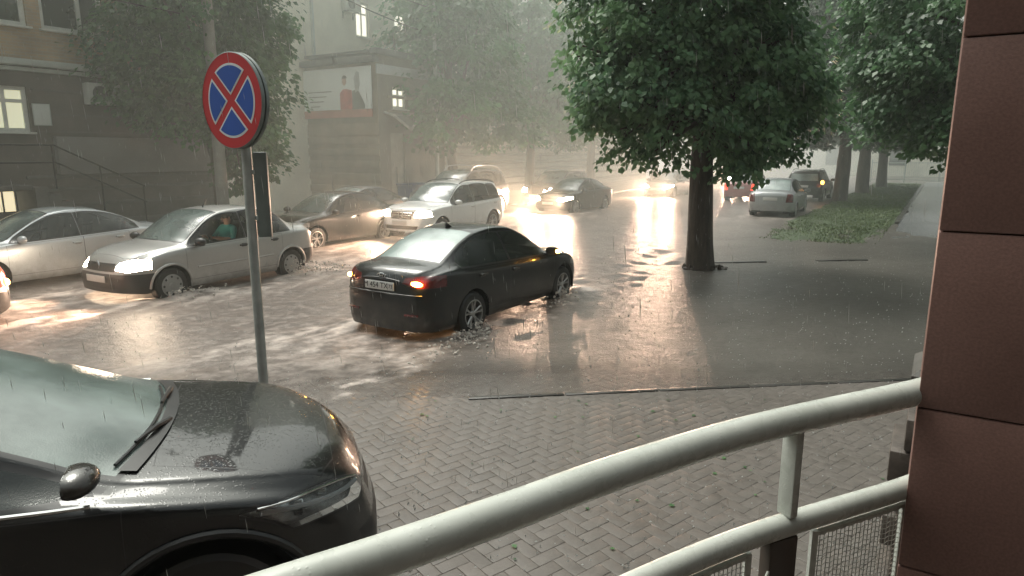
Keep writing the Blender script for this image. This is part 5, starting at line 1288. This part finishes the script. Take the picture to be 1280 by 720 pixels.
    if op.get('brake'):
        for sg in (1, -1):
            t0, t1 = sp['tail'][0][1]+.05, sp['tail'][0][1]+.14
            h, n_ = ray((-5, sg*.70, t0), (1, 0, 0)); mb = MB(); mb.sphere((0, 0, 0), (.03, .075, .05), seg=12, rings=8); o = mb.build('brake_bulb', M_brk, root); o.location = h+Vector((-.01, 0, 0))
    # beams
    if op.get('lights'):
        hc = [sum(p[0] for p in sp['head'])/len(sp['head']), sum(p[1] for p in sp['head'])/len(sp['head'])]
        for sg in (1, -1):
            h, n_ = ray((5, sg*hc[0], hc[1]), (-1, 0, 0)); ld = bpy.data.lights.new('headlight_lamp', 'SPOT'); ld.energy = op['lights']*8.5; ld.color = (1.0, .65, .44)
            ld.spot_size = R(86); ld.spot_blend = 1.0; ld.shadow_soft_size = .06
            lo_ = bpy.data.objects.new('headlight_lamp', ld); COL.objects.link(lo_); lo_.parent = root; lo_.location = h+Vector((.08, 0, 0)); lo_.rotation_euler = (0, -R(90-9), 0)
    return root
OUT, BACK = STREET, STREET+PI      # heading away from us, heading towards us
def at(af, bc, kind, d):           # a = where the nose is along the street
    L = SPEC[kind]['L']; return P(af-d*L/2, bc, -.09)
BP = paint('black_car_paint', (.007, .0075, .008), 0.0, .35, dirt=.35); BP2 = paint('near_black_car_paint', (.010, .011, .0115), 0.0, .35, dirt=.5)
SIL = paint('silver_car_paint', (.46, .455, .44), .45, .40); SIL2 = paint('pale_silver_car_paint', (.46, .50, .52), .4, .38)
WHT = paint('white_car_paint', (.84, .84, .82), 0, .35); DGR = paint('graphite_car_paint', (.028, .026, .026), .4, .4); GRY = paint('grey_car_paint', (.12, .12, .118), .4, .4)
SIL_SHADE = paint('shaded_silver_car_paint', (.30, .31, .315), .4, .4)  # silver darkened to carry the shade on the car by the grass
REDP = paint('red_car_paint', (.28, .045, .04), .1, .35); MAR = paint('maroon_car_paint', (.06, .022, .02), .2, .4)
G = 'cars in the flooded street'
build_car('saloon', 'saloon_car', 'black saloon driving away through the flood with amber rear blinker lit', 'car', at(11.0, 6.17, 'saloon', 1), OUT-.02, BP2, group=G,
          plate_text=('M 454 TX', '73'), slant_h=True, fin=True, rear_ind=[(-1, 4), (1, 1)], mirror_ind=-1, rear_detail=True, plate_f=False, rw_mat=glass('car_glass_full_sheen', (.2, .25, .24), .95, (.36, .45, .43)))  # rear window: reflected sky painted as a pale film
build_car('tall_saloon', 'saloon_car', 'silver saloon with dark bumpers and lit headlights, driver in a teal shirt', 'car', at(5.78, 11.85, 'tall_saloon', -1), BACK+.04, SIL, group=G,
          lights=90, diamond=True, aerial=True, side_strip=True, handle_mat=M_black, mirror_mat=M_black, rw_mat=M_gl_dark, sw_mat=glass('car_glass_clear', (.75, .8, .78), .05, (.2, .24, .23)))
build_car('saloon', 'saloon_car', 'pale silver saloon queued beside the one with dark bumpers, at the left edge', 'car', at(4.3, 15.0, 'saloon', -1), BACK, SIL2, group=G, bars=1)
build_car('saloon', 'saloon_car', 'dark graphite saloon waiting behind the two silver cars', 'car', at(11.4, 14.45, 'saloon', -1), BACK, BP2, group=G, bars=1)
build_car('saloon', 'saloon_car', 'grey saloon parked at the kerb below the entrance block', 'car', at(14.0, 16.2, 'saloon', -1), BACK, GRY, group=G, bars=1)
build_car('offroader', 'off_road_car', 'white boxy off-roader with lit headlights and barred grille', 'car', at(14.6, 12.95, 'offroader', -1), BACK+.03, WHT, group=G, lights=200, bars=3, star=True, mirror_mat=WHT, rail_mat=M_black)
bigo = build_car('offroader', 'off_road_car', 'tall grey off-roader with shiny roof rails behind the white one', 'car', at(19.1, 15.7, 'offroader', -1), BACK, GRY, group=G, rails=True, rail_h=.13, rail_mat=mat('bright_rail', (.75, .76, .76), .25, metal=.3)); bigo.scale = (1.06, 1.02, 1.15)
build_car('saloon', 'saloon_car', 'black saloon with glaring headlights and chrome grille bar behind the white off-roader', 'car', at(24.3, 13.35, 'saloon', -1), BACK-.06, BP, group=G, lights=380, bars=1, simple=True, sw_mat=M_gl_dark)
build_car('offroader', 'off_road_car', 'dark maroon off-roader in the outer lane, half hidden in the mist', 'car', at(27.0, 15.7, 'offroader', -1), BACK, MAR, group=G, simple=True, lights=40)
build_car('saloon', 'saloon_car', 'far car with bright headlights just left of the big tree trunk', 'car', at(36.4, 13.4, 'saloon', -1), BACK, GRY, group=G, lights=320, simple=True)
build_car('tall_saloon', 'saloon_car', 'distant car with headlights glowing through the gap right of the big trunk', 'car', at(50.0, 12.3, 'tall_saloon', -1), BACK, GRY, group=G, lights=320, simple=True)
build_car('tall_saloon', 'saloon_car', 'red car driving away behind the big tree, rear lamps lit', 'car', at(39.5, 8.6, 'tall_saloon', 1), OUT, REDP, group=G, tails=True, simple=True, bump_mat=REDP)
build_car('tall_saloon', 'saloon_car', 'silver saloon standing by the grass strip, rear towards the viewer', 'car', at(31.6, 5.55, 'tall_saloon', 1), OUT+.03, SIL_SHADE, group=G, bump_mat=SIL_SHADE, rw_mat=M_gl_sheen)
c_ = build_car('offroader', 'off_road_car', 'dark off-roader with one amber lamp lit, ahead of the silver saloon by the grass', 'car', at(41.5, 5.9, 'offroader', 1), OUT, BP, group=G, simple=True)
mb = MB(); mb.sphere((0, 0, 0), (.05, .08, .10)); o = mb.build('blinker_bulb', emis('indicator_far_lit', (1.0, .38, .05), 14.0), c_); o.location = (-2.25, -.90, 1.06)
build_car('tall_saloon', 'saloon_car', 'car leaving at the far left edge, its glowing rear lamps just in view', 'car', at(.15, 11.95, 'tall_saloon', -1), BACK, SIL, group=G, brake=True, tails=True)
# the big dark car in the foreground
th = R(20); hx, hy = math.cos(th), math.sin(th); fc = Vector((-.86, 3.86, -.03))
build_car('crossover', 'crossover_car', 'shiny black crossover parked in the foreground below the sign', 'car', fc-Vector((hx, hy, 0))*2.30, th, BP, group=G,
          detail=True, wipers=True, belt_chrome=True, ws_mat=glass('car_glass_rainy', (.24, .30, .29), .5, (.30, .38, .36)), sw_mat=M_gl_dark, mirror_mat=BP, mirrors=(-1,), mirror_u=.02, mirror_up=.20, mirror_h=.056, plate_f=False)

# ------------------------------------------------------------------ the driver
def person():
    base = P(5.78, 11.85); L = SPEC['tall_saloon']['L']
    e = empty('person', at(5.78, 11.85, 'tall_saloon', -1), BACK+.04, label='driver in a teal shirt at the wheel of the silver car', cat='person')
    us_ = SPEC['tall_saloon']['pillars'][0]; X0 = L/2-us_
    J = {'pel': (X0+.12, .36, .70), 'belly': (X0+.06, .36, .86), 'chest': (X0+.0, .36, 1.06), 'neck': (X0+.0, .36, 1.19), 'head': (X0+.04, .36, 1.31), 'crown': (X0+.035, .36, 1.385),
         'shl': (X0+.02, .53, 1.12), 'ell': (X0+.14, .63, .92), 'hal': (X0+.42, .53, .97), 'shr': (X0+.02, .19, 1.12), 'elr': (X0+.16, .10, .92), 'har': (X0+.42, .20, .97),
         'kl': (X0+.55, .46, .78), 'kr': (X0+.55, .26, .78), 'fl': (X0+.80, .46, .45), 'fr': (X0+.80, .26, .45)}
    rad = {'pel': .15, 'belly': .14, 'chest': .155, 'neck': .055, 'head': .092, 'crown': .06, 'shl': .068, 'ell': .048, 'hal': .034, 'shr': .068, 'elr': .048, 'har': .034, 'kl': .07, 'kr': .07, 'fl': .045, 'fr': .045}
    ks = list(J); ed = [('pel', 'belly'), ('belly', 'chest'), ('chest', 'neck'), ('neck', 'head'), ('head', 'crown'), ('chest', 'shl'), ('shl', 'ell'), ('ell', 'hal'), ('chest', 'shr'), ('shr', 'elr'), ('elr', 'har'), ('pel', 'kl'), ('pel', 'kr'), ('kl', 'fl'), ('kr', 'fr')]
    # fingers round the rim
    for h, y in (('hal', .53), ('har', .20)):
        for q in range(4):
            k1, k2 = f'{h}f{q}', f'{h}g{q}'; J[k1] = (X0+.47, y+(-.03+.02*q), 1.0); J[k2] = (X0+.485, y+(-.03+.02*q), .965); rad[k1] = .010; rad[k2] = .008; ks += [k1, k2]; ed += [(h, k1), (k1, k2)]
        J[h+'t'] = (X0+.45, y+(.045 if h == 'har' else -.045), .985); rad[h+'t'] = .011; ks.append(h+'t'); ed.append((h, h+'t'))
    me = bpy.data.meshes.new('body'); me.from_pydata([J[k] for k in ks], [(ks.index(a), ks.index(b)) for a, b in ed], []); me.update()
    o = bpy.data.objects.new('body', me); COL.objects.link(o)
    md = o.modifiers.new('skin', 'SKIN'); md.use_smooth_shade = True
    for i, k in enumerate(ks): me.skin_vertices[0].data[i].radius = (rad[k], rad[k]); me.skin_vertices[0].data[i].use_root = (k == 'pel')
    sd = o.modifiers.new('sub', 'SUBSURF'); sd.levels = 1; sd.render_levels = 1
    dg = bpy.context.evaluated_depsgraph_get(); m2 = bpy.data.meshes.new_from_object(o.evaluated_get(dg)); bpy.data.objects.remove(o)
    skin = mat('skin', (.40, .22, .16), .5, var=.1); teal = mat('teal_shirt', (.07, .38, .37), .8, var=.15); dk = mat('dark_trousers', (.03, .03, .04), .8)
    m2.materials.clear()
    for q in (skin, teal, dk): m2.materials.append(q)
    for p in m2.polygons:
        c = p.center
        arm = c.x > X0+.20 and c.z > .86
        p.material_index = 0 if (c.z > 1.19 or arm) else (2 if c.z < .74 or (c.x > X0+.25 and c.z < .86) else 1)
    bo = bpy.data.objects.new('body', m2); COL.objects.link(bo); bo.parent = e
    hc = Vector((X0+.04, .36, 1.315))
    mb = MB(); mb.sphere(hc+Vector((-.02, 0, .035)), (.10, .09, .085), seg=16, rings=10); mb.v = [v for v in mb.v]; mb.build('hair', mat('brown_hair', (.03, .02, .014), .6), e)
    mb = MB()
    for sg in (1, -1): mb.sphere(hc+Vector((.086, sg*.034, .0)), .012, seg=8, rings=6)
    mb.build('eye', mat('eye_dark', (.03, .025, .02), .2), e)
    mb = MB(); mb.tube([hc+Vector((.09, 0, .01)), hc+Vector((.112, 0, -.028)), hc+Vector((.09, 0, -.036))], [.008, .014, .010], 8); mb.build('nose', skin, e)
    mb = MB(); mb.tube([hc+Vector((.082, -.025, -.06)), hc+Vector((.092, 0, -.062)), hc+Vector((.082, .025, -.06))], .006, 6); mb.build('mouth', mat('lips', (.28, .09, .08), .5), e)
    for sg in (1, -1): mb = MB(); mb.sphere(hc+Vector((.0, sg*.09, -.005)), (.022, .010, .032), seg=8, rings=6); mb.build('ear', skin, e)
person()

# ------------------------------------------------------------------ spray at the wheels and falling rain
def splash(af, bside, d, n, label, spread=.5, hgt=.22):
    mb = MB()
    for i in range(n):
        q = abs(RS.randn())*spread; a = af-d*q*1.3+RS.randn()*.10; b_ = bside-abs(RS.randn())*.22*(.4+q)
        z = max(.01, hgt*RS.rand()**2*math.exp(-q)); r_ = .006+.016*RS.rand()**3
        mb.sphere(P(a, b_, z), (r_*1.3, r_, r_), seg=6, rings=4)
    o = mb.build('spray', mat('spray_water', (.62, .58, .53), .25, var=.1)); tag(o, label, 'spray', kind='stuff')
splash(7.55, 5.25, 1, 260, 'white spray behind the rear wheel of the black saloon'); splash(10.2, 5.25, 1, 170, 'white spray at the front wheel of the black saloon', .3)
splash(6.5, 10.9, -1, 220, 'white spray at the front wheel of the silver car', .35); splash(9.1, 10.9, -1, 380, 'white spray at the rear wheel of the silver car', .45, .35)
def rain():
    n = 3600; v = np.zeros((n, 4, 3)); 
    d = 1.2+24*RS.rand(n)**1.4; an = R(90)-(RS.rand(n)-.5)*R(84)
    x, y = d*np.cos(an), d*np.sin(an); z = .1+RS.rand(n)*(2.2+d*.30)
    ok = ~((y < 2.0) & (d < 2.2)); 
    ln = .035+.05*RS.rand(n); wdt = .0007+.0005*RS.rand(n)
    sl = -.08
    v[:, 0] = np.stack([x, y, z], -1); v[:, 1] = np.stack([x-wdt+sl*ln*.5, y, z+ln*.5], -1); v[:, 2] = np.stack([x+sl*ln, y, z+ln], -1); v[:, 3] = np.stack([x+wdt+sl*ln*.5, y+wdt, z+ln*.5], -1)
    v = v[ok]
    k = 5200; yy = 2.4+22*RS.rand(k)**1.7; xx = (RS.rand(k)-.5)*1.6*yy; hh = .004+.018*RS.rand(k)**2; ww = .0022+.0035*RS.rand(k)
    f_ = np.zeros((k, 4, 3)); f_[:, 0] = np.stack([xx-ww*2, yy, np.full(k, .006)], -1); f_[:, 1] = np.stack([xx, yy-.002, np.full(k, .004)], -1); f_[:, 2] = np.stack([xx+ww*2, yy, .006+hh*.3], -1); f_[:, 3] = np.stack([xx+ww*.3, yy+.003, .006+hh], -1)
    v = np.concatenate([v, f_]); o = npmesh('rain', v.reshape(-1, 3), np.arange(len(v)*4).reshape(-1, 4), mat('rain_water', (.62, .64, .62), .3, var=.05)); tag(o, 'falling rain drops in the air over the street', 'rain', kind='stuff')
rain()

def litter():
    k = 70; yy = 2.6+RS.rand(k)*4; xx = (RS.rand(k)-.35)*4.5; L = .025+.03*RS.rand(k); an = RS.rand(k)*2*PI; dx, dy = np.cos(an), np.sin(an); z = np.full(k, .012)
    v = np.stack([np.stack([xx, yy, z], -1), np.stack([xx+dx*L*.5-dy*L*.4, yy+dy*L*.5+dx*L*.4, z+.005], -1), np.stack([xx+dx*L, yy+dy*L, z], -1), np.stack([xx+dx*L*.5+dy*L*.4, yy+dy*L*.5-dx*L*.4, z+.004], -1)], 1)
    o = npmesh('fallen_leaves', v.reshape(-1, 3), np.arange(k*4).reshape(k, 4), M_leaf2, attrs={'tint': np.repeat(RS.rand(k), 4)}); tag(o, 'scattered fallen leaves lying on the wet block paving', 'fallen leaves', kind='stuff')
litter()
# ------------------------------------------------------------------ camera, render
cd = bpy.data.cameras.new('camera'); co = bpy.data.objects.new('camera', cd); COL.objects.link(co); sc.camera = co
co.location = (0, 0, 2.45); co.rotation_euler = (PI/2-math.atan(.2), 0, 0); cd.sensor_width = 36; cd.lens = 36*850/1280; cd.clip_end = 1500; cd.clip_start = .02
sc.view_settings.view_transform = 'Standard'; sc.view_settings.look = 'None'; sc.view_settings.exposure = 0
sc.cycles.use_denoising = True
try: sc.cycles.denoiser = 'OPENIMAGEDENOISE'
except Exception: pass
sc.cycles.max_bounces = 8; sc.cycles.volume_bounces = 1; sc.cycles.transparent_max_bounces = 16; sc.cycles.sample_clamp_indirect = 6; sc.cycles.caustics_reflective = False; sc.cycles.caustics_refractive = False
